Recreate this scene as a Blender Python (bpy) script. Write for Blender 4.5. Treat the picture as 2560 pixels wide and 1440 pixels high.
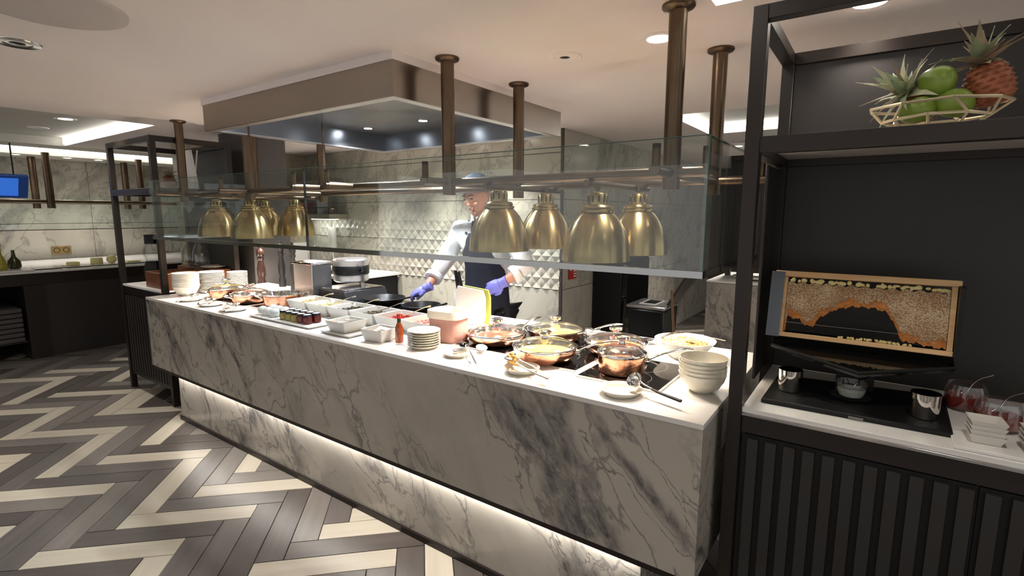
import bpy, bmesh, math, random
from mathutils import Vector, Matrix, noise
random.seed(7)
for o in list(bpy.data.objects): bpy.data.objects.remove(o)
scn = bpy.context.scene
COL = scn.collection
PI = math.pi

# ---------------------------------------------------------------- camera
RR = [[0.817077, 0.576525, 0.00197], [0.084353, -0.116168, -0.989641], [-0.570324, 0.808779, -0.14355]]
CP = Vector(([0.38631, -1.56499, 1.57]))
cd = bpy.data.cameras.new('camera'); cam = bpy.data.objects.new('camera', cd); COL.objects.link(cam)
cd.sensor_width = 36; cd.lens = 1288/2560*36; cd.clip_start = .02; cd.clip_end = 60
r, d, f = Vector(RR[0]), Vector(RR[1]), Vector(RR[2])
m = Matrix((( r.x, -d.x, -f.x, CP.x), (r.y, -d.y, -f.y, CP.y), (r.z, -d.z, -f.z, CP.z), (0, 0, 0, 1)))
cam.matrix_world = m
scn.camera = cam
def project(p):
    q = Vector(p)-CP; z = q.dot(f)
    if z < .05: return None
    return (1280+1288*q.dot(r)/z, 720+1288*q.dot(d)/z, z)

# ---------------------------------------------------------------- world, exposure
w = bpy.data.worlds.new('room_beyond'); scn.world = w; w.use_nodes = True
bg = w.node_tree.nodes['Background']; bg.inputs[0].default_value = (1.0, .965, .935, 1); bg.inputs[1].default_value = .30
scn.view_settings.view_transform = 'Standard'; scn.view_settings.look = 'None'
scn.view_settings.exposure = 1.5; scn.view_settings.gamma = 1; scn.view_settings.use_curve_mapping = False
cy = scn.cycles; cy.max_bounces = 6; cy.diffuse_bounces = 3; cy.glossy_bounces = 3; cy.transmission_bounces = 2; cy.transparent_max_bounces = 14
CEIL = 2.28
TOP = .93

# ---------------------------------------------------------------- mesh helpers
class MB:
    def __init__(s): s.v = []; s.f = []; s.s = []
    def add(s, vs, fs, sm=False, M=None):
        o = len(s.v)
        s.v += [tuple(M @ Vector(p)) if M else tuple(p) for p in vs]
        s.f += [tuple(i+o for i in q) for q in fs]; s.s += [sm]*len(fs); return s
    def box(s, x0, x1, y0, y1, z0, z1, M=None):
        v = [(x, y, z) for z in (z0, z1) for y in (y0, y1) for x in (x0, x1)]
        return s.add(v, [(0,2,3,1),(4,5,7,6),(0,1,5,4),(2,6,7,3),(0,4,6,2),(1,3,7,5)], False, M)
    def frustum(s, a, b, z0, z1, M=None, cx=0, cy=0):   # a,b = (hx,hy) half sizes
        v = []
        for (hx, hy), z in ((a, z0), (b, z1)):
            v += [(cx-hx, cy-hy, z), (cx+hx, cy-hy, z), (cx+hx, cy+hy, z), (cx-hx, cy+hy, z)]
        return s.add(v, [(3,2,1,0),(4,5,6,7)]+[(i, (i+1)%4, 4+(i+1)%4, 4+i) for i in range(4)], False, M)
    def tube(s, pts, rad, n=10, caps=True, M=None, flat=1.0):
        pts = [Vector(p) for p in pts]; k = len(pts)
        rad = [rad]*k if not isinstance(rad, (list, tuple)) else rad
        t0 = (pts[1]-pts[0]).normalized()
        a = t0.orthogonal().normalized(); vs = []; fs = []
        if abs(t0.z) < .9:
            a = Vector((0,0,1)).cross(t0).normalized()
        for i, p in enumerate(pts):
            t = (pts[min(i+1, k-1)]-pts[max(i-1, 0)]).normalized()
            a = (a-t*a.dot(t)).normalized(); b = t.cross(a)
            for j in range(n):
                q = 2*PI*j/n; vs.append(p+(a*math.cos(q)+b*math.sin(q)*flat)*rad[i])
        for i in range(k-1):
            for j in range(n):
                fs.append((i*n+j, i*n+(j+1)%n, (i+1)*n+(j+1)%n, (i+1)*n+j))
        s.add(vs, fs, True, M)
        if caps:
            s.add(vs[:n], [tuple(range(n-1, -1, -1))], False, M); s.add(vs[-n:], [tuple(range(n))], False, M)
        return s
    def lathe(s, prof, n=28, M=None, c=(0,0,0), sm=True):
        vs = []; fs = []; idx = []
        for rr, z in prof:
            if rr < 1e-6: idx.append([len(vs)]); vs.append((c[0], c[1], c[2]+z))
            else:
                idx.append(list(range(len(vs), len(vs)+n)))
                for j in range(n):
                    q = 2*PI*j/n; vs.append((c[0]+rr*math.cos(q), c[1]+rr*math.sin(q), c[2]+z))
        for A, B in zip(idx, idx[1:]):
            for j in range(n):
                k = (j+1) % n
                if len(A) == 1 and len(B) == 1: continue
                if len(A) == 1: fs.append((A[0], B[k], B[j]))
                elif len(B) == 1: fs.append((A[j], A[k], B[0]))
                else: fs.append((A[j], A[k], B[k], B[j]))
        return s.add(vs, fs, sm, M)
    def sphere(s, c, rx, ry=None, rz=None, nu=16, nv=10, M=None, fn=None):
        ry = ry or rx; rz = rz or rx; vs = [(0,0,-1)]; fs = []
        for i in range(1, nv):
            t = PI*i/nv
            for j in range(nu):
                q = 2*PI*j/nu; vs.append((math.sin(t)*math.cos(q), math.sin(t)*math.sin(q), -math.cos(t)))
        vs.append((0,0,1))
        for j in range(nu):
            k = (j+1) % nu; fs.append((0, 1+k, 1+j))
            for i in range(nv-2): fs.append((1+i*nu+j, 1+i*nu+k, 1+(i+1)*nu+k, 1+(i+1)*nu+j))
            fs.append((len(vs)-1, 1+(nv-2)*nu+j, 1+(nv-2)*nu+k))
        if fn: vs = [fn(Vector(p)) for p in vs]
        vs = [(c[0]+p[0]*rx, c[1]+p[1]*ry, c[2]+p[2]*rz) for p in vs]
        return s.add(vs, fs, True, M)
    def prism(s, poly, z0, z1, M=None):
        n = len(poly); v = [(x, y, z0) for x, y in poly]+[(x, y, z1) for x, y in poly]
        return s.add(v, [tuple(range(n-1, -1, -1)), tuple(range(n, 2*n))]+[(i, (i+1)%n, n+(i+1)%n, n+i) for i in range(n)], False, M)
    def mesh(s, name, sharp=38):
        me = bpy.data.meshes.new(name); me.from_pydata(s.v, [], s.f); me.validate()
        if len(me.polygons) == len(s.s): me.polygons.foreach_set('use_smooth', s.s)
        me.update()
        try: me.set_sharp_from_angle(angle=math.radians(sharp))
        except Exception: pass
        return me
def build(name, mb, mat, parent=None, loc=None, rot=None, bevel=0, seg=1):
    me = mb if isinstance(mb, bpy.types.Mesh) else mb.mesh(name)
    o = bpy.data.objects.new(name, me); COL.objects.link(o)
    if mat is not None and len(me.materials) == 0:
        for mm in (mat if isinstance(mat, (list, tuple)) else [mat]): me.materials.append(mm)
    if parent: o.parent = parent
    if loc: o.location = loc
    if rot: o.rotation_euler = rot
    if bevel:
        b = o.modifiers.new('bevel', 'BEVEL'); b.width = bevel; b.segments = seg; b.limit_method = 'ANGLE'; b.angle_limit = .6
    return o
def tag(o, label=None, cat=None, group=None, kind=None):
    if label: o['label'] = label
    if cat: o['category'] = cat
    if group: o['group'] = group
    if kind: o['kind'] = kind
    return o
def thing(name, loc, label, cat, group=None, rz=0):
    o = bpy.data.objects.new(name, None); COL.objects.link(o); o.location = loc; o.rotation_euler = (0, 0, rz)
    o.empty_display_size = .05
    return tag(o, label, cat, group)
def copy_tree(root, loc, rz=None, label=None, parent=None):
    c = root.copy(); COL.objects.link(c); c.parent = parent
    if loc is not None: c.location = loc
    if rz is not None: c.rotation_euler = (0, 0, rz)
    if label: c['label'] = label
    for ch in list(root.children): copy_tree(ch, None, None, None, c)
    return c
ORD = ['topmost', 'second', 'third', 'fourth', 'fifth', 'sixth', 'seventh', 'eighth', 'ninth', 'tenth', 'eleventh', 'twelfth', 'thirteenth', 'fourteenth']
def T(x, y, z): return Matrix.Translation((x, y, z))
def RX(a): return Matrix.Rotation(a, 4, 'X')
def RY(a): return Matrix.Rotation(a, 4, 'Y')
def RZ(a): return Matrix.Rotation(a, 4, 'Z')

# ---------------------------------------------------------------- materials
def lin(c): return tuple((x/12.92 if x <= .04045 else ((x+.055)/1.055)**2.4) for x in [k/255 for k in c])+(1,)
MATS = {}
def M_(name, col, rough=.5, metal=0, spec=.5, emit=None, es=0, aniso=0, bump=0, bscale=40, var=0, vscale=8, trans=0, coat=0):
    mt = bpy.data.materials.new(name); mt.use_nodes = True; nt = mt.node_tree; b = nt.nodes['Principled BSDF']
    c = col if len(col) == 4 else tuple(col)+(1,)
    b.inputs['Base Color'].default_value = c; b.inputs['Roughness'].default_value = rough; b.inputs['Metallic'].default_value = metal
    b.inputs['Specular IOR Level'].default_value = spec
    if aniso: b.inputs['Anisotropic'].default_value = aniso; b.inputs['Anisotropic Rotation'].default_value = .25
    if coat: b.inputs['Coat Weight'].default_value = coat
    if emit: b.inputs['Emission Color'].default_value = tuple(emit)+(1,); b.inputs['Emission Strength'].default_value = es
    N = nt.nodes.new; L = nt.links.new
    if var or bump:
        tc = N('ShaderNodeTexCoord')
    if var:
        n = N('ShaderNodeTexNoise'); n.inputs['Scale'].default_value = vscale; n.inputs['Detail'].default_value = 5
        L(tc.outputs['Object'], n.inputs['Vector'])
        r_ = N('ShaderNodeValToRGB'); r_.color_ramp.elements[0].color = tuple(max(0, x*(1-var)) for x in c[:3])+(1,)
        r_.color_ramp.elements[1].color = tuple(min(1, x*(1+var)) for x in c[:3])+(1,)
        r_.color_ramp.elements[0].position = .3; r_.color_ramp.elements[1].position = .7
        L(n.outputs['Fac'], r_.inputs[0]); L(r_.outputs[0], b.inputs['Base Color'])
    if bump:
        n2 = N('ShaderNodeTexNoise'); n2.inputs['Scale'].default_value = bscale; n2.inputs['Detail'].default_value = 3
        L(tc.outputs['Object'], n2.inputs['Vector'])
        bp = N('ShaderNodeBump'); bp.inputs['Strength'].default_value = bump; bp.inputs['Distance'].default_value = .01
        L(n2.outputs['Fac'], bp.inputs['Height']); L(bp.outputs[0], b.inputs['Normal'])
    MATS[name] = mt; return mt

def marble(name, base, vein, scale=1.0, rough=.22, rot=(.3, .5, .6), stretch=(1, 1, 1), amount=1.0, off=(0, 0, 0)):
    mt = bpy.data.materials.new(name); mt.use_nodes = True; nt = mt.node_tree; b = nt.nodes['Principled BSDF']
    N = nt.nodes.new; L = nt.links.new
    g = N('ShaderNodeNewGeometry'); mp = N('ShaderNodeMapping')
    mp.inputs['Scale'].default_value = tuple(scale*k for k in stretch); mp.inputs['Location'].default_value = off
    vr = N('ShaderNodeVectorRotate'); vr.rotation_type = 'EULER_XYZ'; vr.inputs['Rotation'].default_value = rot
    L(g.outputs['Position'], vr.inputs['Vector']); L(vr.outputs[0], mp.inputs['Vector'])
    def noi(sc, det, dist=0, rough=.55, vec=None):
        n = N('ShaderNodeTexNoise'); n.inputs['Scale'].default_value = sc; n.inputs['Detail'].default_value = det
        n.inputs['Roughness'].default_value = rough; n.inputs['Distortion'].default_value = dist
        L(vec or mp.outputs[0], n.inputs['Vector']); return n
    def math_(op, a, bb, c=None, clamp=False):
        n = N('ShaderNodeMath'); n.operation = op; n.use_clamp = clamp
        for i, x in enumerate((a, bb, c)):
            if x is None: continue
            if isinstance(x, (int, float)): n.inputs[i].default_value = x
            else: L(x, n.inputs[i])
        return n.outputs[0]
    warp = noi(2.2, 5, 0)
    vm = N('ShaderNodeVectorMath'); vm.operation = 'MULTIPLY_ADD'; L(warp.outputs['Color'], vm.inputs[0]); vm.inputs[1].default_value = (.62, .62, .62); L(mp.outputs[0], vm.inputs[2])
    def vein_(sc, width, vec, det=3, soft=0.5):
        n = noi(sc, det, 0, .5, vec)
        a = math_('ABSOLUTE', math_('SUBTRACT', n.outputs['Fac'], .5), 0)
        return n, a
    mask = noi(.9, 3)
    m1 = math_('SMOOTH_MIN', 1, 1, 0)
    def ramp(x, a, b2):     # 1 at a -> 0 at b2
        n = N('ShaderNodeMapRange'); n.interpolation_type = 'SMOOTHSTEP'
        n.inputs['From Min'].default_value = a; n.inputs['From Max'].default_value = b2
        n.inputs['To Min'].default_value = 1; n.inputs['To Max'].default_value = 0; L(x, n.inputs['Value']); return n.outputs[0]
    _, a1 = vein_(1.5, .03, vm.outputs[0], 2)
    _, a2 = vein_(3.6, .03, vm.outputs[0], 4)
    vo = N('ShaderNodeTexVoronoi'); vo.feature = 'DISTANCE_TO_EDGE'; vo.inputs['Scale'].default_value = 3.0; L(vm.outputs[0], vo.inputs['Vector'])
    mk = ramp(mask.outputs['Fac'], .54, .38)      # where veins live (1 = many)
    mk2 = ramp(mask.outputs['Fac'], .46, .34)
    big = math_('MULTIPLY', ramp(a1, .006, .075), math_('MULTIPLY_ADD', mk, .85, .12))
    thin = math_('MULTIPLY', ramp(a1, .0, .010), math_('MULTIPLY_ADD', mk, .8, .05))
    thin2 = math_('MULTIPLY', ramp(a2, .0, .016), mk)
    web = math_('MULTIPLY', ramp(vo.outputs['Distance'], .0, .035), mk2)
    fine = noi(16, 6, .4, .65)
    br = math_('MULTIPLY_ADD', fine.outputs['Fac'], 2.2, -.55, True)
    s = math_('MAXIMUM', math_('MULTIPLY', big, br), math_('MAXIMUM', math_('MULTIPLY', thin, .55), math_('MAXIMUM', math_('MULTIPLY', thin2, .6), math_('MULTIPLY', web, .5))))
    cloud = noi(1.3, 4)
    s2 = math_('ADD', s, math_('MULTIPLY', ramp(cloud.outputs['Fac'], .36, .6), .10), None, True)
    s3 = math_('MULTIPLY', s2, amount, None, True)
    mx = N('ShaderNodeMix'); mx.data_type = 'RGBA'; L(s3, mx.inputs[0]); mx.inputs[6].default_value = base; mx.inputs[7].default_value = vein
    L(mx.outputs[2], b.inputs['Base Color']); b.inputs['Roughness'].default_value = rough; b.inputs['Specular IOR Level'].default_value = .45
    return mt

def glass(name, tint=(.92, .97, .95), refl=1.0, rough=.0, body=0.0):
    mt = bpy.data.materials.new(name); mt.use_nodes = True; nt = mt.node_tree; nt.nodes.clear()
    N = nt.nodes.new; L = nt.links.new
    o = N('ShaderNodeOutputMaterial'); t = N('ShaderNodeBsdfTransparent'); t.inputs[0].default_value = tuple(tint)+(1,)
    g = N('ShaderNodeBsdfGlossy'); g.inputs[0].default_value = (1, 1, 1, 1); g.inputs['Roughness'].default_value = rough
    fr = N('ShaderNodeFresnel'); gm = N('ShaderNodeNewGeometry'); mi = N('ShaderNodeMapRange')
    mi.inputs['To Min'].default_value = 1.5; mi.inputs['To Max'].default_value = 1/1.5   # same reflectance on both faces of a thin pane
    L(gm.outputs['Backfacing'], mi.inputs['Value']); L(mi.outputs[0], fr.inputs[0])
    k = N('ShaderNodeMath'); k.operation = 'MULTIPLY_ADD'; k.inputs[1].default_value = refl; k.inputs[2].default_value = 0; k.use_clamp = True
    L(fr.outputs[0], k.inputs[0]); mx = N('ShaderNodeMixShader'); L(k.outputs[0], mx.inputs[0]); L(t.outputs[0], mx.inputs[1]); L(g.outputs[0], mx.inputs[2])
    out = mx.outputs[0]
    if body:
        df = N('ShaderNodeBsdfDiffuse'); df.inputs[0].default_value = (.9, .93, .92, 1)
        m2 = N('ShaderNodeMixShader'); m2.inputs[0].default_value = body; L(out, m2.inputs[1]); L(df.outputs[0], m2.inputs[2]); out = m2.outputs[0]
    L(out, o.inputs[0]); return mt

def wood(name, c1, c2, scale=1, rough=.45, axis='X', gs=(1.5, 22, 22)):
    mt = bpy.data.materials.new(name); mt.use_nodes = True; nt = mt.node_tree; b = nt.nodes['Principled BSDF']
    N = nt.nodes.new; L = nt.links.new
    tc = N('ShaderNodeTexCoord'); mp = N('ShaderNodeMapping'); mp.inputs['Scale'].default_value = gs; L(tc.outputs['Object'], mp.inputs[0])
    oi = N('ShaderNodeObjectInfo'); ad = N('ShaderNodeVectorMath'); ad.operation = 'MULTIPLY_ADD'
    L(oi.outputs['Random'], ad.inputs[0]); ad.inputs[1].default_value = (37, 91, 13); L(mp.outputs[0], ad.inputs[2])
    n = N('ShaderNodeTexNoise'); n.inputs['Scale'].default_value = scale; n.inputs['Detail'].default_value = 6; n.inputs['Roughness'].default_value = .65; L(ad.outputs[0], n.inputs['Vector'])
    r_ = N('ShaderNodeValToRGB'); r_.color_ramp.elements[0].position = .3; r_.color_ramp.elements[1].position = .72
    r_.color_ramp.elements[0].color = c1; r_.color_ramp.elements[1].color = c2
    L(n.outputs['Fac'], r_.inputs[0]); L(r_.outputs[0], b.inputs['Base Color']); b.inputs['Roughness'].default_value = rough
    bp = N('ShaderNodeBump'); bp.inputs['Strength'].default_value = .08; bp.inputs['Distance'].default_value = .004; L(n.outputs['Fac'], bp.inputs['Height']); L(bp.outputs[0], b.inputs['Normal'])
    return mt

mCeil = M_('ceiling_paint', lin((246, 236, 232)), .8, var=.03, vscale=1.2)
mCeil2 = M_('ceiling_paint_dimmed', lin((196, 192, 180)), .8, var=.03, vscale=1.2)  # greyer tone puts the weaker light of the trays into the colour
mMarb = marble('counter_marble', lin((184, 177, 166)), lin((66, 66, 72)), 1.15, .15, (.12, .62, .1), (1.35, 1.0, .62), 1.0, (2.3, .4, .7))
mMarbW = marble('wall_marble', lin((182, 178, 165)), lin((92, 92, 92)), .7, .22, (.5, -.6, .3), (1.2, 1.2, .7), .8, (4, 2, 1))
mBeige = marble('beige_stone', lin((170, 160, 138)), lin((96, 84, 62)), 1.6, .35, (.1, .9, .3), (1, 1, 1), .9, (9, 4, 2))
mTop = M_('white_quartz', lin((232, 229, 225)), .18, var=.02, vscale=3)
mDark = M_('dark_bronze_metal', lin((44, 37, 33)), .38, .35)
mDarkP = M_('dark_panel', lin((42, 38, 36)), .5, var=.12, vscale=4)
mBlack = M_('black_matte', lin((14, 14, 15)), .5, spec=.35)
mBlackG = M_('black_glass', lin((9, 9, 10)), .04, spec=.6)
mPillar = M_('grey_pillar', lin((74, 70, 70)), .45)
mBronze = M_('bronze_tube', (.145, .10, .066), .36, 1, aniso=.4, var=.12, vscale=9)
mBrass = M_('aged_brass', (.44, .325, .155), .28, 1, aniso=.75, var=.10, vscale=14)
mSteel = M_('polished_steel', (.72, .71, .70), .12, 1)
mBrush = M_('brushed_steel', (.35, .31, .27), .26, 1, aniso=.6, var=.05, vscale=3)
mHoodIn = M_('hood_inner_steel', (.32, .33, .35), .27, 1, aniso=.5)
mGalv = M_('satin_steel', (.60, .58, .57), .35, .9, var=.08, vscale=7)
mCopper = M_('hammered_copper', (.80, .40, .26), .2, 1, bump=.10, bscale=70, var=.10, vscale=30)
mCopS = M_('smooth_copper', (.78, .42, .30), .16, 1)
mCer = M_('white_ceramic', lin((216, 213, 206)), .14)
mCerW = M_('warm_ceramic', lin((222, 216, 200)), .16)
mGlass = glass('guard_glass', (.93, .965, .955), 1.0)
mGlassE = M_('glass_edge', lin((96, 128, 120)), .08, spec=.7)
mLid = glass('lid_glass', (.96, .965, .965), 1.0, .0, .006)
mJar = glass('jar_glass', (.95, .96, .955), 1.2, .0, .01)
mWhiteL = M_('white_plastic', lin((225, 224, 220)), .4)
mNavy = M_('navy_cloth', lin((22, 24, 40)), .85, bump=.2, bscale=120)
mShirt = M_('white_shirt', lin((222, 222, 226)), .8, bump=.35, bscale=30)
mSkin = M_('skin', lin((196, 140, 118)), .5)
mGlove = M_('violet_glove', lin((116, 116, 204)), .45, bump=.25, bscale=50)
mHair = M_('hair_cap', lin((70, 82, 98)), .7, var=.35, vscale=60, bump=.5, bscale=80)
mBrow = M_('brow_hair', lin((48, 34, 28)), .8)
mLED = M_('led_diffuser', (1, 1, 1), .5, emit=(1, .98, .96), es=1.7)
mLEDw = M_('led_strip', (1, 1, 1), .5, emit=(1, .95, .88), es=3)
mDown = M_('downlight_lens', (1, 1, 1), .5, emit=(1, .93, .82), es=14)
mBulb = M_('heat_bulb', (1, .9, .7), .4, emit=(1, .78, .48), es=12)

# ================================================================ SETTING
def structure(name, mb, mat, parent=None, **k):
    o = build(name, mb, mat, parent, **k)
    if not parent: o['kind'] = 'structure'
    return o
# ---- floor: herringbone planks on a dark grout bed
floor = structure('floor', MB().box(-10, 4.2, -6, 9, -.06, -.006), M_('grout', lin((58, 54, 50)), .9))
PW, PL = .1272, .636
U = Vector((1, 1, 0))/math.sqrt(2); V = Vector((1, -1, 0))/math.sqrt(2)
pcols = [('plank_cream', (206, 197, 180), (190, 181, 164)), ('plank_light_grey', (132, 125, 119), (114, 107, 102)), ('plank_mid_grey', (110, 103, 98), (92, 86, 82)), ('plank_dark_grey', (96, 88, 83), (78, 71, 67))]
pm = [wood(n, lin(b), lin(a), 1.0, .34) for n, a, b in pcols]
g = .0016
def plank_mesh(mt):
    me = MB().frustum((PL/2-g, PW/2-g), (PL/2-g-.0012, PW/2-g-.0012), -.006, 0).mesh('plank'); me.materials.append(mt); return me
pmesh = [plank_mesh(x) for x in pm]
CREAM = [(386,1315),(253,1384),(418,1209),(387,1140),(191,1138),(191,1078),(98,1055),(58,1027),(235,982),(307,1004),(369,1022),(89,978),(58,955),(142,1229),(27,1149),(404,1075),(622,1169),(564,1222),(213,924),(307,938),(307,898),(391,1413),(13,1324),(621,1162),(625,1219),(906,1290),(869,1324),(812,1391),(1101,1410),(13,1169),(330,1005)]
def onfloor(u, v):
    q = r*((u-1280)/1288)+d*((v-720)/1288)+f
    return CP+q*(-CP.z/q.z)
plk = []
for a in range(-75, 76):
    for b in range(-12, 13):
        u0 = -2.512-a*PW+2*PL*b; v0 = -1.298+a*PW
        for (uc, vc, ang) in ((u0+PL/2, v0+PW/2, PI/4), (u0-PL+PW/2, v0+PL/2, -PI/4)):
            c = U*uc+V*vc
            if -9.6 < c.x < 3.8 and -5.5 < c.y < 8.5: plk.append((c, ang, uc, vc))
cream_idx = set()
for (uu, vv) in CREAM:
    p = onfloor(uu, vv); pu, pv = p.dot(U), p.dot(V)
    for i, (c, ang, uc, vc) in enumerate(plk):
        hu, hv = (PL/2, PW/2) if ang > 0 else (PW/2, PL/2)
        if abs(pu-uc) < hu and abs(pv-vc) < hv: cream_idx.add(i)
vis = []; rest = []
rnd = random.Random(3)
for i, (c, ang, uc, vc) in enumerate(plk):
    q = project(c); seen = False
    for e in (-.45, 0, .45):
        q = project(c+(U if ang > 0 else V)*PL*e)
        if q and -30 < q[0] < 2590 and 780 < q[1] < 1470: seen = True
    # hidden under the counter, behind it or behind the cabinets
    if c.y > .35 and c.x > -4.9: seen = False
    if c.x > .2 or c.x < -7.2: seen = False
    if seen and c.y > 1.6: seen = False
    ci = 0 if i in cream_idx else (rnd.choice([1, 1, 2, 2, 3, 3, 3]) if seen else rnd.choice([0, 1, 2, 3, 3]))
    (vis if seen else rest).append((c, ang, ci, (q or (0, 0, 99))[2]))
vis.sort(key=lambda t: t[3])
rest += vis[300:]; vis = vis[:300]
for c, ang, ci, _ in vis:
    o = bpy.data.objects.new('plank', pmesh[ci]); COL.objects.link(o); o.location = c; o.rotation_euler = (0, 0, ang); o.parent = floor
fm = [MB() for _ in pm]
for c, ang, ci, _ in rest:
    fm[ci].frustum((PL/2-g, PW/2-g), (PL/2-g-.0012, PW/2-g-.0012), -.006, 0, Matrix.Translation(c) @ RZ(ang))
for ci, mb in enumerate(fm):
    o = build('plank_field', mb, pm[ci], floor); o['kind'] = 'stuff'

# ---- ceiling with raised trays
TRAYS = [(-6.9, -4.55, -6, .33), (-.93, 4.2, 2.31, 3.4), (-.135, 4.2, -6, .394), (-8.1, -7.3, -6, 7)]
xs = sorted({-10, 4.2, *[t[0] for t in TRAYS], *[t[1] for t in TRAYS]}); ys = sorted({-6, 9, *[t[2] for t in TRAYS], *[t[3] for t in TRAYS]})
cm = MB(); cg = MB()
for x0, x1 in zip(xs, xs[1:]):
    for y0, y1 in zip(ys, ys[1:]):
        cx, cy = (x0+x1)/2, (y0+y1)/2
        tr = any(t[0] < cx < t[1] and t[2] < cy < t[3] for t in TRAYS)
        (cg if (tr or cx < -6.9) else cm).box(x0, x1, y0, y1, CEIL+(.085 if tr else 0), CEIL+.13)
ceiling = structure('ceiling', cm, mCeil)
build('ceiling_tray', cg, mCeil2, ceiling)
# LED coves in the tray edges
def cove(x0, x1, y0, y1, z0, z1, label):
    o = build('cove_light', MB().box(x0, x1, y0, y1, z0, z1), mLED); return tag(o, label, 'light', 'ceiling cove lights')
cove(-6.85, -4.6, .312, .329, CEIL+.012, CEIL+.08, 'white cove light strip in the ceiling edge above the tea box cabinet')
cove(-.929, -.912, 2.33, 3.37, CEIL+.012, CEIL+.08, 'white cove light strip in the ceiling edge running towards the far marble counter')
cove(-.9, 1.6, 3.382, 3.399, CEIL+.012, CEIL+.08, 'white cove light strip in the ceiling edge across the far marble counter')
cove(-.134, -.117, -1.2, .38, CEIL+.012, CEIL+.08, 'white cove light strip in the ceiling edge beside the bronze post nearest the honeycomb cabinet')
cove(-.11, 2.4, .376, .393, CEIL+.012, CEIL+.08, 'white cove light strip in the ceiling edge above the honeycomb cabinet')
cove(-8.08, -7.95, -1.5, 3.2, CEIL+.05, CEIL+.075, 'long white cove light strip above the oil and cheese counter')
# ---- walls
def tile(name, mt, w, h, t=.012, b=.004):
    me = MB().frustum((w/2-.0015, h/2-.0015), (w/2-.0015-b*.5, h/2-.0015-b*.5), 0, t).mesh('tile'); me.materials.append(mt); return me
mGroutW = M_('wall_grout', lin((150, 146, 134)), .9)
wb = structure('wall_back', MB().box(-5.55, -1.852, 2.357, 2.5, 0, CEIL), mGroutW)
xl = [-5.55, -5.3, -4.22, -3.05, -1.852]; zl = [0, .1, .50, .90, 1.295, 1.69, 2.085, 2.28]
def star_tile(w, h, nx, nz, fade):
    mb = MB(); cw = w/nx; ch = h/nz
    for i in range(nx):
        for k in range(nz):
            zc = (k+.5)/nz; amp = .017*(1-fade*max(0, (zc-.15))/.85)
            if amp < .0005: amp = .0005
            x0 = -w/2+i*cw; z0 = -h/2+k*ch; xm = x0+cw/2; zm = z0+ch/2
            v = [(x0, 0, z0), (xm, -amp, z0), (x0+cw, 0, z0), (x0+cw, -amp, zm), (x0+cw, 0, z0+ch), (xm, -amp, z0+ch), (x0, 0, z0+ch), (x0, -amp, zm), (xm, 0, zm)]
            fs = [(8, j, (j+1) % 8) for j in range(8)]
            mb.add(v, fs)
    return mb
for i in range(4):
    for k in range(7):
        x0, x1 = xl[i], xl[i+1]; z0, z1 = zl[k], zl[k+1]; W = x1-x0; H = z1-z0
        if i >= 1 and k in (3, 4):
            nx = max(2, round(W/.098)); nz = 4
            if i == 1 and k == 4: fade = 1.05
            else: fade = 1.05 if k == 4 else 0
            if i == 1: fade = max(fade, .9)
            mb = star_tile(W-.004, H-.004, nx, nz, fade)
            mb.box(-W/2+.002, W/2-.002, 0, .010, -H/2+.002, H/2-.002)
            o = build('tile', mb, mMarbW, wb, ((x0+x1)/2, 2.3465, (z0+z1)/2))
        else:
            o = build('tile', tile('tile', mMarbW, W, H), None, wb, ((x0+x1)/2, 2.357, (z0+z1)/2), (PI/2, 0, 0))
ws = structure('wall_side', MB().box(-2.0, -1.852, 2.5, 7.2, 0, CEIL), mGroutW)
for j, (y0, y1) in enumerate(((2.345, 3.5), (3.5, 4.65), (4.65, 5.8), (5.8, 7.2))):
    for z0, z1 in ((0, .9), (.9, 1.69), (1.69, 2.28)):
        build('tile', tile('tile', mMarbW, y1-y0, z1-z0), None, ws, (-1.852, (y0+y1)/2, (z0+z1)/2), (PI/2, 0, PI/2))
build('corner_trim', MB().box(-1.862, -1.836, 2.338, 2.352, 0, CEIL), M_('trim_grey', lin((78, 76, 72)), .5, .6), ws)
structure('wall_far', MB().box(-2, 4.2, 7.2, 7.35, 0, CEIL), M_('far_wall_paint', lin((92, 90, 86)), .7))
wk = structure('wall_kitchen', MB().box(-5.7, -5.55, .9, 2.5, 0, CEIL), mBeige)
wl = structure('wall_left', MB().box(-8.9, -8.72, -6, 7.2, 0, CEIL), mGroutW)
for j in range(10):
    y0 = -2.9+j*.98
    for z0, z1 in ((0, .78), (.78, 1.42), (1.42, 2.28)):
        build('tile', tile('tile', mMarbW, .98, z1-z0), None, wl, (-8.72, y0+.49, (z0+z1)/2), (PI/2, 0, PI/2))
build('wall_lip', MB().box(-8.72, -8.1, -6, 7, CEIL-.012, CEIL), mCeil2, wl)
structure('wall_left_far', MB().box(-8.9, -5.55, 4.0, 4.15, 0, CEIL), mMarbW)

# ---- downlights
def downlight(x, y, label, on=True, r=.05, e=26, z=CEIL, spot=1.7, dark=False, soft=.04):
    t = thing('downlight', (x, y, z), label, 'light', 'recessed ceiling downlights')
    build('trim_ring', MB().lathe([(r*1.0, 0), (r*1.0, -.004), (r*1.55, -.006), (r*1.62, -.001), (r*1.62, 0)], 28), mSteel if dark else mCeil, t)
    if not on: build('inner_ring', MB().lathe([(r*1.0, -.004), (r*.9, -.002), (r*.5, -.005), (r*.46, -.002)], 24), mSteel if dark else mCeil, t)
    rl_ = r if on else r*.47
    build('lens', MB().lathe([(rl_, -.0015), (rl_*.6, -.003), (0, -.003)], 20), mDown if on else (mBlack), t)
    if on:
        l = bpy.data.lights.new('downlight_beam', 'SPOT'); l.energy = e; l.color = (1, .93, .85); l.spot_size = spot; l.spot_blend = .8; l.shadow_soft_size = soft
        o = bpy.data.objects.new('downlight_beam', l); COL.objects.link(o); o.parent = t; o.location = (0, 0, -.02)
    return t
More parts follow.
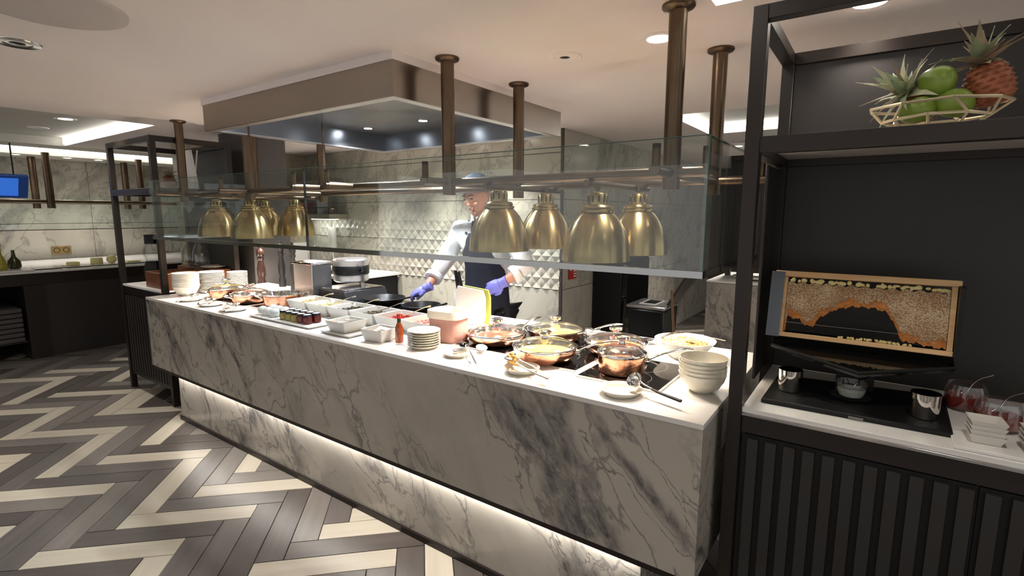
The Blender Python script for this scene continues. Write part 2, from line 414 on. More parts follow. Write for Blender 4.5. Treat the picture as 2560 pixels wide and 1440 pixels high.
downlight(-2.655, -.887, 'dark steel rimmed downlight in the ceiling next to the round ceiling disc', on=False, dark=True)
downlight(-.852, .607, 'white rimmed unlit downlight in the ceiling between the two pairs of bronze posts', on=False)
downlight(-.41, .605, 'lit downlight in the ceiling just behind the bronze post nearest the honeycomb cabinet', e=20)
downlight(.30, .656, 'lit downlight in the ceiling above the honeycomb cabinet', e=4)
downlight(-.562, 2.628, 'lit downlight in the dim ceiling tray past the bronze posts', e=14, z=CEIL+.085)
for k, xx in enumerate((-4.745, -5.388, -6.189)):
    downlight(xx, -.03, 'lit downlight in the dim ceiling tray in front of the tea box cabinet', e=10 if k else 14, z=CEIL+.085, on=k < 2)
for k, yy in enumerate((.206, .703, 1.031)):
    downlight(-8.25, yy, 'small downlight in the low ceiling edge above the oil and cheese counter', r=.04, e=10, z=CEIL-.012)
downlight(-4.3, 1.15, 'small downlight in the ceiling beyond the tea box cabinet', r=.04, e=8)
for x, y in ((-.4, -1.75), (-3.9, -2.3), (-.4, -2.9), (-2.2, -3.2), (-5.6, -2.6), (.62, -.30), (1.4, -2.2), (-1.7, -2.0)):  # out of view, added for bounce off the floor and light on the honeycomb worktop
    downlight(x, y, 'unseen downlight added for light over the dining side walkway', e=6.6, z=CEIL if x < -.2 and not -6.9 < x < -4.55 else CEIL+.085)
for x, y in ((-3.9, 1.75), (-2.4, 1.95), (-3.1, 1.85), (-.9, 4.4), (.5, 4.4)):  # added to brighten the back wall and the far counter
    downlight(x, y, 'added downlight brightening the kitchen side walkway and walls', e=50)
sp = thing('ceiling_speaker', (-2.03, -.93, CEIL), 'large round pale ceiling speaker cover flush with the ceiling', 'speaker')
build('grille', MB().lathe([(.0, -.012), (.21, -.012), (.222, -.008), (.225, 0)], 48), M_('speaker_grille', lin((206, 196, 192)), .7), sp)

# ================================================================ MAIN COUNTER
ct = thing('buffet_counter', (0, 0, 0), 'long grey veined marble buffet counter with lit recessed plinth', 'counter')
build('front_slab', MB().box(-4.148, 0, 0, .02, .395, .912), mMarb, ct, bevel=.001)
build('end_slab', MB().box(-.02, 0, .0205, .985, .395, .912), mMarb, ct)
build('end_slab', MB().box(-4.148, -4.128, .0205, .985, .395, .912), mMarb, ct)
build('back_slab', MB().box(-4.127, -.021, .965, .985, .1, .912), mDarkP, ct)
build('worktop', MB().box(-4.15, .002, -.002, .987, .912, TOP), mTop, ct, bevel=.0012)
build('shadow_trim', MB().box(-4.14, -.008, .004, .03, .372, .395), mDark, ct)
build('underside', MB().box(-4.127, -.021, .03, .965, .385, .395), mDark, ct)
pl = build('plinth', MB().box(-3.86, -.2, .062, .9, .03, .384), mMarb, ct)
build('toe_kick', MB().box(-3.865, -.195, .050, .9, 0, .03), mDark, ct)
led = build('led_strip', MB().box(-3.86, -.2, .036, .050, .371, .3765), mLEDw, ct)
al = bpy.data.lights.new('plinth_light', 'AREA'); al.shape = 'RECTANGLE'; al.size = 3.65; al.size_y = .012; al.energy = 3.2; al.color = (1, .95, .88)
ao = bpy.data.objects.new('plinth_light', al); COL.objects.link(ao); ao.parent = ct; ao.location = (-2.03, .043, .370)

# ================================================================ SNEEZE GUARD
sg = thing('sneeze_guard', (0, 0, TOP), 'clear glass sneeze guard hung on bronze ceiling posts over the buffet', 'sneeze guard')
def P(name, mb, mt, **k):
    o = build(name, mb, mt, k.pop('parent', sg), **k); 
    if o.parent is sg: o.location = (0, 0, -TOP)
    return o
ZR = 1.715; RP = .031
POSTS = [(-.237, .31), (-.237, .894), (-1.305, .31), (-1.305, .894), (-4.15, .335), (-4.15, .92), (-3.17, .345), (-3.17, .92)]
for (x, y) in POSTS:
    top = CEIL if x > -1.4 or x < -3.6 else 2.28
    p = P('post', MB().tube([(x, y, 1.655), (x, y, 1.658), (x, y, top)], [RP*.96, RP, RP], 24), mBronze)
    P('flange', MB().lathe([(RP, -.02), (.052, -.013), (.056, -.008), (.056, 0), (0, 0)], 28, c=(x, y, CEIL)), mBronze, parent=p)
def rod(a, b, rr=.0185, caps=True, name='rail'):
    o = P(name, MB().tube([a, b], rr, 18), mBronze)
    return o
def capring(p, ax, rr=.0195):
    q = Vector(p); a = Vector(ax)*.006
    P('end_ring', MB().tube([q+a*1.5, q+a*2.2], rr*.99, 18), mDark)
for yy in (.31, .894):
    rod((-1.62, yy, ZR), (-.09 if yy < .5 else -.01, yy, ZR))
    capring((-.09 if yy < .5 else -.01, yy, ZR), (-1, 0, 0))
for yy in (.34, .92): rod((-4.19, yy, ZR), (-1.6, yy-.02, ZR))
yrods = [(-.237, .135, .93), (-1.305, .135, .93), (-2.03, .135, .36), (-2.34, .135, .36), (-3.17, .135, .95), (-4.15, .135, .95)]
for (x, a, b) in yrods:
    rod((x, a, ZR), (x, b, ZR), .0185, name='cross_rod'); capring((x, a, ZR), (0, 1, 0))
    P('glass_stub', MB().tube([(x+.0, .152, ZR+.015), (x, .152, 1.785)], .0145, 14), mBronze)
    P('stub_cap', MB().tube([(x, .152, 1.785), (x, .152, 1.80)], .0142, 14), mDark)
for (x, y) in ((-.115, .31), (-.035, .894)):
    P('glass_stub', MB().tube([(x, y, ZR+.015), (x, y, 1.785)], .0145, 14), mBronze)
    P('stub_cap', MB().tube([(x, y, 1.785), (x, y, 1.80)], .0142, 14), mDark)
GZ0, GZ1, GY = 1.368, 1.808, .10
def pane(x0, x1, y0, y1):
    t = .0012
    o = P('glass_pane', MB().box(x0, x1, y0, y1, GZ0, GZ1), mGlass)
    return o
pane(-4.175, -2.168, GY, GY+.012); pane(-2.164, -.055, GY, GY+.012)
pane(-.067, -.055, GY+.0125, .98); pane(-4.175, -4.163, GY+.0125, .98)
# polished edges of the glass
e = .0016
P('pane_edge', MB().box(-4.175, -.055, GY-.0004, GY+.0124, GZ1, GZ1+e), mGlassE); 
P('bottom_channel', MB().box(-4.178, -.052, GY-.003, GY+.0155, GZ0-.002, GZ0+.020), M_('mirror_channel', (.34, .35, .35), .04, 1))
P('pane_edge', MB().box(-2.1676, -2.1645, GY-.0004, GY+.0124, GZ0, GZ1), mBlack)
for xa in (-.067, -4.175):
    P('pane_edge', MB().box(xa, xa+.012, GY+.0125, .98, GZ1, GZ1+e), mGlassE)
    P('bottom_channel', MB().box(xa-.003, xa+.015, GY+.016, .98, GZ0-.002, GZ0+.020), MATS['mirror_channel'])
P('pane_edge', MB().box(-.0552, -.0536, GY, GY+.0124, GZ0, GZ1), mGlassE)

# ---- heat lamps
def heat_lamp(x, y, zb, label):
    t = thing('heat_lamp', (x, y, zb), label, 'lamp', 'brass heat lamps over the buffet')
    prof = [(.1405, 0), (.1405, .012), (.139, .035), (.1355, .065), (.128, .098), (.116, .130), (.099, .160), (.080, .184), (.0665, .197)]
    sh = MB().lathe(prof+[(.0645, .194)], 40)
    inn = [(rr-.003, z) for rr, z in prof]
    sh2 = MB().lathe(list(reversed(inn))+[(.1375, 0), (.1405, 0)], 40)
    shade = build('shade', sh, mBrass, t)
    build('shade_lining', sh2, M_('lamp_lining', (.75, .62, .40), .25, 1) if 'lamp_lining' not in MATS else MATS['lamp_lining'], t)
    build('neck_ring', MB().lathe([(.060, .194), (.0705, .197), (.072, .202), (.0705, .208), (.062, .210), (.0655, .214), (.066, .220), (.060, .226), (.045, .229), (.040, .230)], 36), mBrass, t)
    cp = build('cap', MB().lathe([(.040, .228), (.0405, .234), (.0405, .272), (.038, .276), (.029, .277), (.029, .283), (.0, .284)], 30), mBrass, t)
    sl = MB()
    for k in range(10): sl.box(-.004, .004, .0396, .0412, .240, .266, RZ(2*PI*k/10))
    build('vent_slots', sl, M_('slot_dark', (.06, .045, .02), .5, .8) if 'slot_dark' not in MATS else MATS['slot_dark'], cp)
    build('stem', MB().tube([(0, 0, .283), (0, 0, ZR-.018-zb)], .0075, 12), mBronze, t)
    build('stem_collar', MB().tube([(0, 0, ZR-.045-zb), (0, 0, ZR-.013-zb)], .012, 14), mBronze, t)
    build('bulb', MB().sphere((0, 0, .085), .042, .042, .055, 16, 10), mBulb, t)
    l = bpy.data.lights.new('heat_beam', 'SPOT'); l.energy = 10.5; l.color = (1, .90, .78); l.spot_size = 2.15; l.spot_blend = .5; l.shadow_soft_size = .05
    o = bpy.data.objects.new('heat_beam', l); COL.objects.link(o); o.parent = t; o.location = (0, 0, .018)
    return t
heat_lamp(-1.075, .40, 1.395, 'brass dome heat lamp nearer the guest side, hiding the chef\'s chest')
heat_lamp(-1.04, .76, 1.391, 'brass dome heat lamp on the chef side, beside the chef')
heat_lamp(-.570, .40, 1.376, 'brass dome heat lamp on the guest side above the tall copper saucepan')
heat_lamp(-.540, .77, 1.382, 'brass dome heat lamp on the chef side above the bowl of granola')
heat_lamp(-3.82, .42, 1.388, 'brass dome heat lamp on the guest side nearest the white bowl stack')
heat_lamp(-3.80, .80, 1.388, 'brass dome heat lamp on the chef side above the plate stacks')
heat_lamp(-3.32, .42, 1.388, 'brass dome heat lamp on the guest side above the copper pots by the waffle maker')
heat_lamp(-3.37, .80, 1.392, 'brass dome heat lamp on the chef side next to the black pepper mills')
for (x, y0, y1) in ((-1.06, .27, .93), (-.556, .27, .93), (-3.81, .30, .96), (-3.345, .30, .96)):
    P('lamp_rod', MB().tube([(x, y0, ZR-.026), (x, y1, ZR-.026)], .0125, 14), mBronze)

# ================================================================ EXTRACTOR HOOD
hx0, hx1, hy0, hy1, hz = -3.2, -1.43, .09, 1.58, 2.088
hd = thing('extractor_hood', (-2.3, .8, hz), 'large rectangular brushed steel extractor hood in the ceiling', 'hood')
def H(n, mb, mt): o = build(n, mb, mt, hd); o.location = (2.3, -.8, -hz); return o
t = .012
H('front_panel', MB().box(hx0, hx1, hy0, hy0+t, hz, CEIL-.035), mBrush)
H('end_panel', MB().box(hx1-t, hx1, hy0+t, hy1, hz, CEIL-.035), mBrush)
H('end_panel', MB().box(hx0, hx0+t, hy0+t, hy1, hz, CEIL-.035), mBrush)
H('back_panel', MB().box(hx0+t, hx1-t, hy1-t, hy1, hz, CEIL-.035), mBrush)
H('ceiling_trim', MB().box(hx0-.006, hx1+.006, hy0-.006, hy1+.006, CEIL-.035, CEIL), mCeil)
lip = MB(); lw = .06
lip.box(hx0+t, hx1-t, hy0+t, hy0+lw, hz, hz+.01); lip.box(hx0+t, hx1-t, hy1-lw, hy1-t, hz, hz+.01)
lip.box(hx0+t, hx0+lw, hy0+lw, hy1-lw, hz, hz+.01); lip.box(hx1-lw, hx1-t, hy0+lw, hy1-lw, hz, hz+.01)
H('lower_lip', lip, mGalv)
inn = MB(); a, b2, c2, d2 = hx0+lw, hx1-lw, hy0+lw, hy1-lw
zt = CEIL-.05
for (p, q) in (((a, c2), (b2, c2)), ((b2, c2), (b2, d2)), ((b2, d2), (a, d2)), ((a, d2), (a, c2))):
    inn.add([(p[0], p[1], hz+.01), (q[0], q[1], hz+.01), (q[0], q[1], zt), (p[0], p[1], zt)], [(0, 1, 2, 3)])
H('inner_walls', inn, mHoodIn)
H('inner_top', MB().box(a, b2, c2, d2, zt, zt+.008), mHoodIn)
for (x, y) in ((-2.35, .55), (-1.75, .55), (-2.35, 1.2), (-2.95, 1.2)):
    hl = H('hood_light', MB().lathe([(.03, -.004), (.045, -.006), (.045, 0), (0, 0)], 24, c=(x, y, zt)), mSteel)
    q = build('lens', MB().lathe([(.03, -.005), (0, -.006)], 20, c=(x, y, zt)), M_('hood_lens', (1, 1, 1), .5, emit=(.85, .93, 1), es=20) if 'hood_lens' not in MATS else MATS['hood_lens'], hl)
    l = bpy.data.lights.new('hood_beam', 'SPOT'); l.energy = 22; l.color = (.88, .94, 1); l.spot_size = 2.4; l.spot_blend = .7; l.shadow_soft_size = .03
    o = bpy.data.objects.new('hood_beam', l); COL.objects.link(o); o.parent = hd; o.location = (x+2.3, y-.8, zt-hz-.02)

# ================================================================ RIGHT DISPLAY CABINET
def display_cabinet(name, x0, x1, y0, y1, zt, zs, label, nslat, fx0, fx1, wt=.955, legz=.09, period=.052):
    c = thing(name, (x0, y0, 0), label, 'cabinet')
    def B(n, a, b, mt=mDark, parent=None, bev=.0015):
        o = build(n, MB().box(a[0]-x0, b[0]-x0, a[1]-y0, b[1]-y0, a[2], b[2]), mt, parent or c, bevel=bev); return o
    s = .042
    for (px, py) in ((x0, y0), (x1-s, y0), (x0, y1-s), (x1-s, y1-s)):
        B('post', (px, py, 0), (px+s, py+s, zt))
    for py in (y0, y1-s):
        B('top_rail', (x0+s, py, zt-s), (x1-s, py+s, zt))
        B('shelf_rail', (x0+s, py, zs-.048), (x1-s, py+s, zs))
    for px in (x0, x1-s):
        B('top_rail', (px, y0+s, zt-s), (px+s, y1-s, zt))
        B('shelf_rail', (px, y0+s, zs-.048), (px+s, y1-s, zs))
    B('shelf', (x0+s, y0+s, zs-.020), (x1-s, y1-s, zs-.004), M_('shelf_panel', lin((200, 192, 186)), .35) if 'shelf_panel' not in MATS else MATS['shelf_panel'])
    B('back_panel', (x0+s, y1-.028, wt), (x1-s, y1-.012, zt-s), mDarkP)
    w = B('worktop', (x0+s, y0+.006, wt-.016), (x1-s, y1-s+.01, wt), mTop)
    B('worktop_trim', (x0+s, y0+.002, wt-.026), (x1-s, y0+.012, wt-.016), mSteel)
    B('body', (x0+s, y0+.03, legz), (x1-s, y1-s, wt-.026), mDarkP)
    B('apron_rail', (x0+s, y0+.012, wt-.085), (x1-s, y0+.03, wt-.027), mDark)
    B('kick_rail', (x0+s, y0+.012, legz), (x1-s, y0+.03, legz+.035), mDark)
    sm = MB().box(-.0155, .0155, -.008, .008, 0, wt-.10-legz-.04).mesh('slat'); sm.materials.append(mDarkP)
    k = 0; xx = fx0
    while xx < fx1:
        dr = B('door', (xx, y0+.018, legz+.038), (min(fx1, xx+nslat*period)-.006, y0+.029, wt-.09), mBlack, bev=0)
        for q in range(nslat):
            px = xx+period*(q+.5)
            if px > fx1: break
            o = build('slat', sm, None, dr, (px-x0, .014, legz+.04))
        xx += nslat*period
    return c, B
rc, RB = display_cabinet('display_cabinet', .036, 2.3, .15, .76, 2.168, 1.797, 'dark bronze framed display cabinet with fluted doors holding a honeycomb frame', 11, .09, 2.2)
RB('side_panel', (.042, .50, .95), (.052, .718, 1.74), mDarkP)
lc, LB = display_cabinet('display_cabinet', -5.06, -4.166, .13, .74, 2.152, 1.76, 'dark open frame display cabinet with fluted front beside the marble counter end', 13, -5.0, -4.2, wt=.95, legz=.13)
pil = tag(build('pillar', MB().box(-4.62, -4.14, .86, 1.22, 0, CEIL), mPillar, bevel=.002), 'dark grey square column behind the tea box cabinet', 'column')
build('edge_strip', MB().box(-4.626, -4.618, .856, .864, .96, 2.2), mSteel, pil)

# --- items in the right cabinet
WZ = .955
tr = thing('warming_tray', (.365, .42, WZ), 'flat black rectangular tray under the steel cups and sugar bowl', 'tray')
build('plate', MB().prism([(-.245, -.185), (.24, -.175), (.25, .19), (-.24, .13)], 0, .016), mBlack, tr, bevel=.003)
lg = MB().box(-.004, .034, -.1868, -.1855, .004, .012)
build('logo_plate', lg, M_('logo_grey', lin((120, 118, 112)), .4, .5), tr)
def cup(x, y, label):
    c = thing('steel_cup', (x, y, WZ+.0165), label, 'cup', 'polished steel cups')
    prof = [(0, 0), (.033, 0), (.036, .004), (.037, .06), (.0375, .074), (.036, .074), (.0355, .06), (.034, .006), (0, .004)]
    build('body', MB().lathe(prof, 36), M_('mirror_steel', (.75, .72, .68), .05, 1) if 'mirror_steel' not in MATS else MATS['mirror_steel'], c)
    return c
cup(.185, .375, 'polished steel cup next to the dark cabinet post')
cup(.545, .345, 'polished steel cup beside the white square dishes')
def lathe_thing(name, loc, parts, label, cat, group=None):
    t = thing(name, loc, label, cat, group)
    for n, prof, mt, seg in parts: build(n, MB().lathe(prof, seg), mt, t)
    return t
sb = lathe_thing('sugar_bowl', (.36, .39, WZ+.0165), [('saucer', [(0, 0), (.03, 0), (.056, .012), (.057, .014), (.03, .004), (0, .004)], mJar, 30),
    ('bowl', [(0, .005), (.028, .005), (.036, .012), (.043, .03), (.044, .055), (.0425, .06), (.041, .055), (.040, .03), (.033, .014), (0, .009)], mJar, 32)], 'small clear glass sugar bowl on the black tray between the steel cups', 'bowl')
build('contents', MB().lathe([(0, .0095), (.032, .0145), (.0385, .03), (.0385, .04), (.02, .044), (0, .043)], 24), M_('sugar', lin((190, 190, 186)), .8, bump=.6, bscale=120), sb)
def spoon_mb(L=.13, bw=.017, r0=.0022, arch=.02):
    mb = MB()
    n = 10; pts = []; rad = []
    for i in range(n+1):
        t = i/n; pts.append((t*L, 0, .004+arch*math.sin(PI*min(1, t*1.05))*.6+t*arch*.3)); rad.append(r0*(1+1.2*max(0, t-.6)))
    mb.tube(pts, rad, 8, flat=.6)
    M = T(-bw*.8, 0, .0045)
    mb.sphere((0, 0, 0), bw*1.35, bw*.85, bw*.38, 16, 8, M, fn=lambda p: Vector((p.x, p.y, p.z if p.z < 0 else p.z*-.55)))
    return mb
def spoon(name, loc, rz, tilt, label, L=.15, bw=.017, mt=None, cat='spoon', group=None, roll=0):
    t = thing(name, loc, label, cat, group, rz)
    m0 = spoon_mb(L, bw)
    h = build('spoon', m0, mt or mSteel, t); h.rotation_euler = (roll, -tilt, 0)
    return t
spoon('teaspoon', (.365, .39, WZ+.040), .5, .75, 'small steel teaspoon standing in the glass sugar bowl', .07, .009)
def jam_jar(x, y, label):
    j = lathe_thing('jam_jar', (x, y, WZ+.001), [('jar', [(0, 0), (.044, 0), (.052, .006), (.0545, .03), (.052, .065), (.048, .078), (.0475, .082), (.046, .082), (.0465, .076), (.0505, .062), (.053, .03), (.0505, .008), (0, .004)], mJar, 36)], label, 'jar', 'wide jam jars in the cabinet')
    build('jam', MB().lathe([(0, .0045), (.05, .0085), (.0525, .03), (.0515, .044), (.03, .046), (0, .045)], 28), M_('red_jam', lin((128, 26, 16)), .12, spec=.6, var=.3, vscale=40) if 'red_jam' not in MATS else MATS['red_jam'], j)
jam_jar(.66, .555, 'wide glass jar of red jam nearest the back panel'); jam_jar(.715, .41, 'wide glass jar of red jam in front of the other jam jar')
jam_jar(.83, .44, 'wide glass jar of red jam behind the outer stack of square dishes')
spoon('jam_spoon', (.665, .555, WZ+.055), .35, .7, 'steel spoon standing in the rear jam jar', .085, .012)
spoon('jam_spoon', (.72, .41, WZ+.055), .3, .75, 'steel spoon standing in the front jam jar', .075, .012)
# square dishes stacked on a marble tray
st = tag(build('marble_board', MB().box(.60, 1.05, .165, .33, WZ, WZ+.01), mTop, bevel=.002), 'thin white rectangular board under the stacked square dishes', 'board')
def square_dish_mb(a, h, flare=1.25, t=.004):
    b = a/flare; mb = MB()
    mb.add([(-b, -b, 0), (b, -b, 0), (b, b, 0), (-b, b, 0), (-a, -a, h), (a, -a, h), (a, a, h), (-a, a, h),
            (-a+t, -a+t, h), (a-t, -a+t, h), (a-t, a-t, h), (-a+t, a-t, h), (-b+t, -b+t, t), (b-t, -b+t, t), (b-t, b-t, t), (-b+t, b-t, t)],
           [(3,2,1,0)]+[(i, (i+1)%4, 4+(i+1)%4, 4+i) for i in range(4)]+[(4+i, 4+(i+1)%4, 8+(i+1)%4, 8+i) for i in range(4)]+[(8+i, 8+(i+1)%4, 12+(i+1)%4, 12+i) for i in range(4)]+[(12, 13, 14, 15)])
    return mb
dm = square_dish_mb(.038, .024, 1.35).mesh('square_dish'); dm.materials.append(mCer)
for sx, sy, nn, lb in ((.668, .245, 4, 'small white square dish in the stack before the jam jars'), (.775, .232, 4, 'small white square dish in the stack farther from the steel cups')):
    for k in range(nn):
        o = build('square_dish', dm, None, None, (sx, sy, WZ+.0105+k*.0125), (0, 0, .06)); tag(o, lb.replace('small white square dish in', '%s small square dish from the top of' % ORD[nn-1-k]), 'dish', 'small square dishes')
# --- honeycomb on its stand
hs = thing('honeycomb_stand', (.365, .47, WZ+.0), 'black metal stand with a drip tray carrying the honeycomb frame', 'stand')
build('pedestal', MB().box(-.055, .055, .04, .12, 0, .14), mBlack, hs)
build('drip_tray', MB().prism([(-.25, -.06), (.01, -.19), (.245, -.05), (.25, .10), (-.25, .10)], 0, .012, T(0, 0, .155) @ RX(.18)), mBlackG, hs)
build('tray_lip', MB().tube([(-.25, -.06, .158), (.01, -.19, .135), (.245, -.05, .158)], .006, 6), mBlack, hs)
slate = M_('slate_bracket', lin((98, 104, 112)), .35, .3)
build('side_bracket', MB().prism([(-.022, -.115), (.02, -.115), (.02, .115), (-.022, .115)], 0, .004, T(-.252, -.02, .30) @ RX(PI/2-.22) ), slate, hs)
build('side_bracket', MB().box(.238, .250, -.05, .02, .19, .40), mBlack, hs)
hf = thing('honeycomb', (.365, .44, 1.142), 'pale wooden bee frame with a half eaten honeycomb', 'honeycomb')
hf.rotation_euler = (-.22, 0, 0)
mPine = wood('pine_wood', lin((196, 150, 100)), lin((228, 190, 140)), 1.2, .5, gs=(3, 30, 30))
build('top_bar', MB().box(-.262, .245, -.012, .012, .212, .232), mPine, hf, bevel=.0015)
build('bottom_bar', MB().box(-.235, .238, -.012, .012, 0, .016), mPine, hf, bevel=.0015)
build('side_bar', MB().box(-.236, -.222, -.011, .011, .0165, .2115), mPine, hf)
build('side_bar', MB().box(.222, .236, -.011, .011, .0165, .2115), mPine, hf)
# comb: outline with eaten hollow
def comb_lower(x):   # lower border (z) of remaining comb as function of x
    t = (x+.215)/.43
    pts = [(0, .072), (.10, .064), (.145, .045), (.19, .046), (.235, .08), (.34, .112), (.45, .126), (.58, .126), (.66, .116), (.70, .09), (.735, .055), (.765, .028), (.84, .03), (.9, .024), (1, .02)]
    for (a, va), (b, vb) in zip(pts, pts[1:]):
        if a <= t <= b:
            return va+(vb-va)*(t-a)/(b-a)+.003*math.sin(t*90)+.002*math.sin(t*217)
    return .02
N_ = 110
ch = MB(); hb = MB()
for i in range(N_):
    xa = -.2205+.441*i/N_; xb = -.2205+.441*(i+1)/N_
    la, lb_ = comb_lower(xa), comb_lower(xb)
    band = .02+.008*math.sin(i*.31); 
    za, zb_ = la+band+.003*math.sin(i*1.7), lb_+band+.003*math.sin((i+1)*1.7)
    za = min(za, .195); zb_ = min(zb_, .195)
    top_a, top_b = .192+.004*math.sin(i*.7), .192+.004*math.sin((i+1)*.7)
    ch.add([(xa, -.013, za), (xb, -.013, zb_), (xb, -.013, top_b), (xa, -.013, top_a), (xa, .010, za), (xb, .010, zb_), (xb, .010, top_b), (xa, .010, top_a)], [(0,1,2,3), (7,6,5,4), (0,4,5,1), (3,2,6,7)])
    hb.add([(xa, -.0105, la), (xb, -.0105, lb_), (xb, -.0115, zb_), (xa, -.0115, za), (xa, .009, la), (xb, .009, lb_), (xb, .009, zb_), (xa, .009, za)], [(0,1,2,3), (7,6,5,4), (0,4,5,1)])
def comb_mat():
    mt = bpy.data.materials.new('capped_comb'); mt.use_nodes = True; nt = mt.node_tree; b = nt.nodes['Principled BSDF']; N = nt.nodes.new; L = nt.links.new
    tc = N('ShaderNodeTexCoord'); vo = N('ShaderNodeTexVoronoi'); vo.inputs['Scale'].default_value = 210; L(tc.outputs['Object'], vo.inputs['Vector'])
    n = N('ShaderNodeTexNoise'); n.inputs['Scale'].default_value = 12; n.inputs['Detail'].default_value = 4; L(tc.outputs['Object'], n.inputs['Vector'])
    a = N('ShaderNodeMath'); a.operation = 'MULTIPLY_ADD'; L(vo.outputs['Distance'], a.inputs[0]); a.inputs[1].default_value = .7; L(n.outputs['Fac'], a.inputs[2])
    r_ = N('ShaderNodeValToRGB'); e = r_.color_ramp.elements; e[0].position = .45; e[0].color = lin((218, 196, 160)); e[1].position = 1.0; e[1].color = lin((142, 104, 66))
    L(a.outputs[0], r_.inputs[0]); L(r_.outputs[0], b.inputs['Base Color']); b.inputs['Roughness'].default_value = .45
    bp = N('ShaderNodeBump'); bp.inputs['Strength'].default_value = .9; bp.inputs['Distance'].default_value = .003; L(vo.outputs['Distance'], bp.inputs['Height']); L(bp.outputs[0], b.inputs['Normal'])
    return mt
build('capped_comb', ch, comb_mat(), hf)
build('open_honey', hb, M_('amber_honey', lin((176, 104, 20)), .18, spec=.6, var=.3, vscale=50, bump=.6, bscale=130), hf)
wx = MB(); rw = random.Random(5)
for k in range(46):
    x = -.21+.42*rw.random(); wx.sphere((x, -.010, .203-.006*rw.random()), .005+.006*rw.random(), .004, .004+.004*rw.random(), 7, 5)
build('wax_ridge', wx, M_('pale_wax', lin((226, 206, 142)), .5, bump=.4, bscale=200), hf)
wz = MB()
for k in range(60):
    x = -.06+.2*rw.random(); wz.sphere((x, -.008+.01*rw.random(), .0175+.006*rw.random()*(1-abs(x-.04)*5)), .004, .004, .004, 6, 5)
build('wax_crumbs', wz, MATS['pale_wax'], hf)
build('frame_wire', MB().tube([(-.222, 0, .052), (.222, 0, .052)], .0008, 5), mSteel, hf)
# --- fruit basket on the shelf
SZ = 1.797
fb = thing('wire_fruit_basket', (.49, .32, SZ-.003), 'pale gold openwork metal fruit bowl on the cabinet shelf', 'fruit bowl')
mGold = M_('pale_gold_wire', (.83, .72, .50), .3, .8)
bw = MB(); rg = random.Random(11)
ringp = []
for lev, (rad_, zz, nn) in enumerate(((.07, .004, 7), (.115, .035, 9), (.15, .07, 9))):
    ringp.append([(rad_*math.cos(2*PI*k/nn+lev*.35)*1.05, rad_*.8*math.sin(2*PI*k/nn+lev*.35), zz+.006*rg.random()) for k in range(nn)])
for rp in ringp:
    for k in range(len(rp)): bw.tube([rp[k], rp[(k+1) % len(rp)]], .0042, 6)
for A, Bq in ((0, 1), (1, 2)):
    for p in ringp[Bq]:
        q = min(ringp[A], key=lambda w_: (Vector(w_)-Vector(p)).length); bw.tube([q, p], .0038, 6)
build('wire_mesh', bw, mGold, fb)
def mango(loc, rx, ry, rz, rot, label):
    def fn(p): return Vector((p.x*(1+.12*p.y), p.y+.12*p.x*p.x, p.z*(1-.12*p.y)))
    o = build('green_mango', MB().sphere((0, 0, 0), rx, ry, rz, 24, 14, fn=fn), M_('mango_skin', lin((118, 140, 52)), .35, var=.15, vscale=10) if 'mango_skin' not in MATS else MATS['mango_skin'], None, loc, rot)
    return tag(o, label, 'mango', 'mangoes in the gold fruit bowl')
mango((.487, .30, SZ+.128), .043, .047, .042, (.3, .2, .4), 'green mango lying on top of the other mangoes')
mango((.525, .285, SZ+.066), .046, .042, .037, (0, .2, .1), 'green mango beneath the top one, beside the red pineapple')
mango((.452, .285, SZ+.056), .045, .042, .034, (0, -.3, .2), 'green mango beneath the top one, beside the crown of loose leaves')
def leaf(L, w, bend, curl=.0):
    mb = MB(); n = 6; vs = []; fs = []
    for i in range(n+1):
        t = i/n; ww = w*(1-t)**.7*(.55+.45*math.sin(PI*min(1, t+.25))); z = L*t-bend*.25*t*t*L; y = -bend*L*t*t
        vs += [(-ww, y+ww*.35, z), (0, y, z), (ww, y+ww*.35, z), (0, y+.0022, z)]
    for i in range(n):
        a = i*4; b = a+4
        fs += [(a, a+1, b+1, b), (a+1, a+2, b+2, b+1), (a+2, a+3, b+3, b+2), (a+3, a, b, b+3)]
    mb.add(vs, fs, True); return mb
def crown(parent, n, Lr, seed, mats, base=(0, 0, 0), Mx=None, up=.2):
    rc_ = random.Random(seed)
    for k in range(n):
        t = k/n; ang = k*2.4; L = Lr[0]+(Lr[1]-Lr[0])*rc_.random()
        tilt = (1-t)*1.25+up*rc_.random()
        mb = leaf(L, .020+.006*rc_.random(), .35*(rc_.random()+.3)*(1 if t < .7 else .3))
        Mm = (Mx or Matrix()) @ T(*base) @ RZ(ang) @ RX(tilt)
        vs = MB(); vs.add(mb.v, mb.f, True, Mm)
        o = build('leaf', vs, mats[k % len(mats)], parent)
mLeafG = M_('pineapple_leaf_green', lin((150, 164, 128)), .5, var=.3, vscale=20)
mLeafP = M_('pineapple_leaf_pale', lin((200, 202, 166)), .5, var=.25, vscale=25)
mLeafD = M_('pineapple_leaf_dry', lin((150, 130, 104)), .6, var=.35, vscale=20)
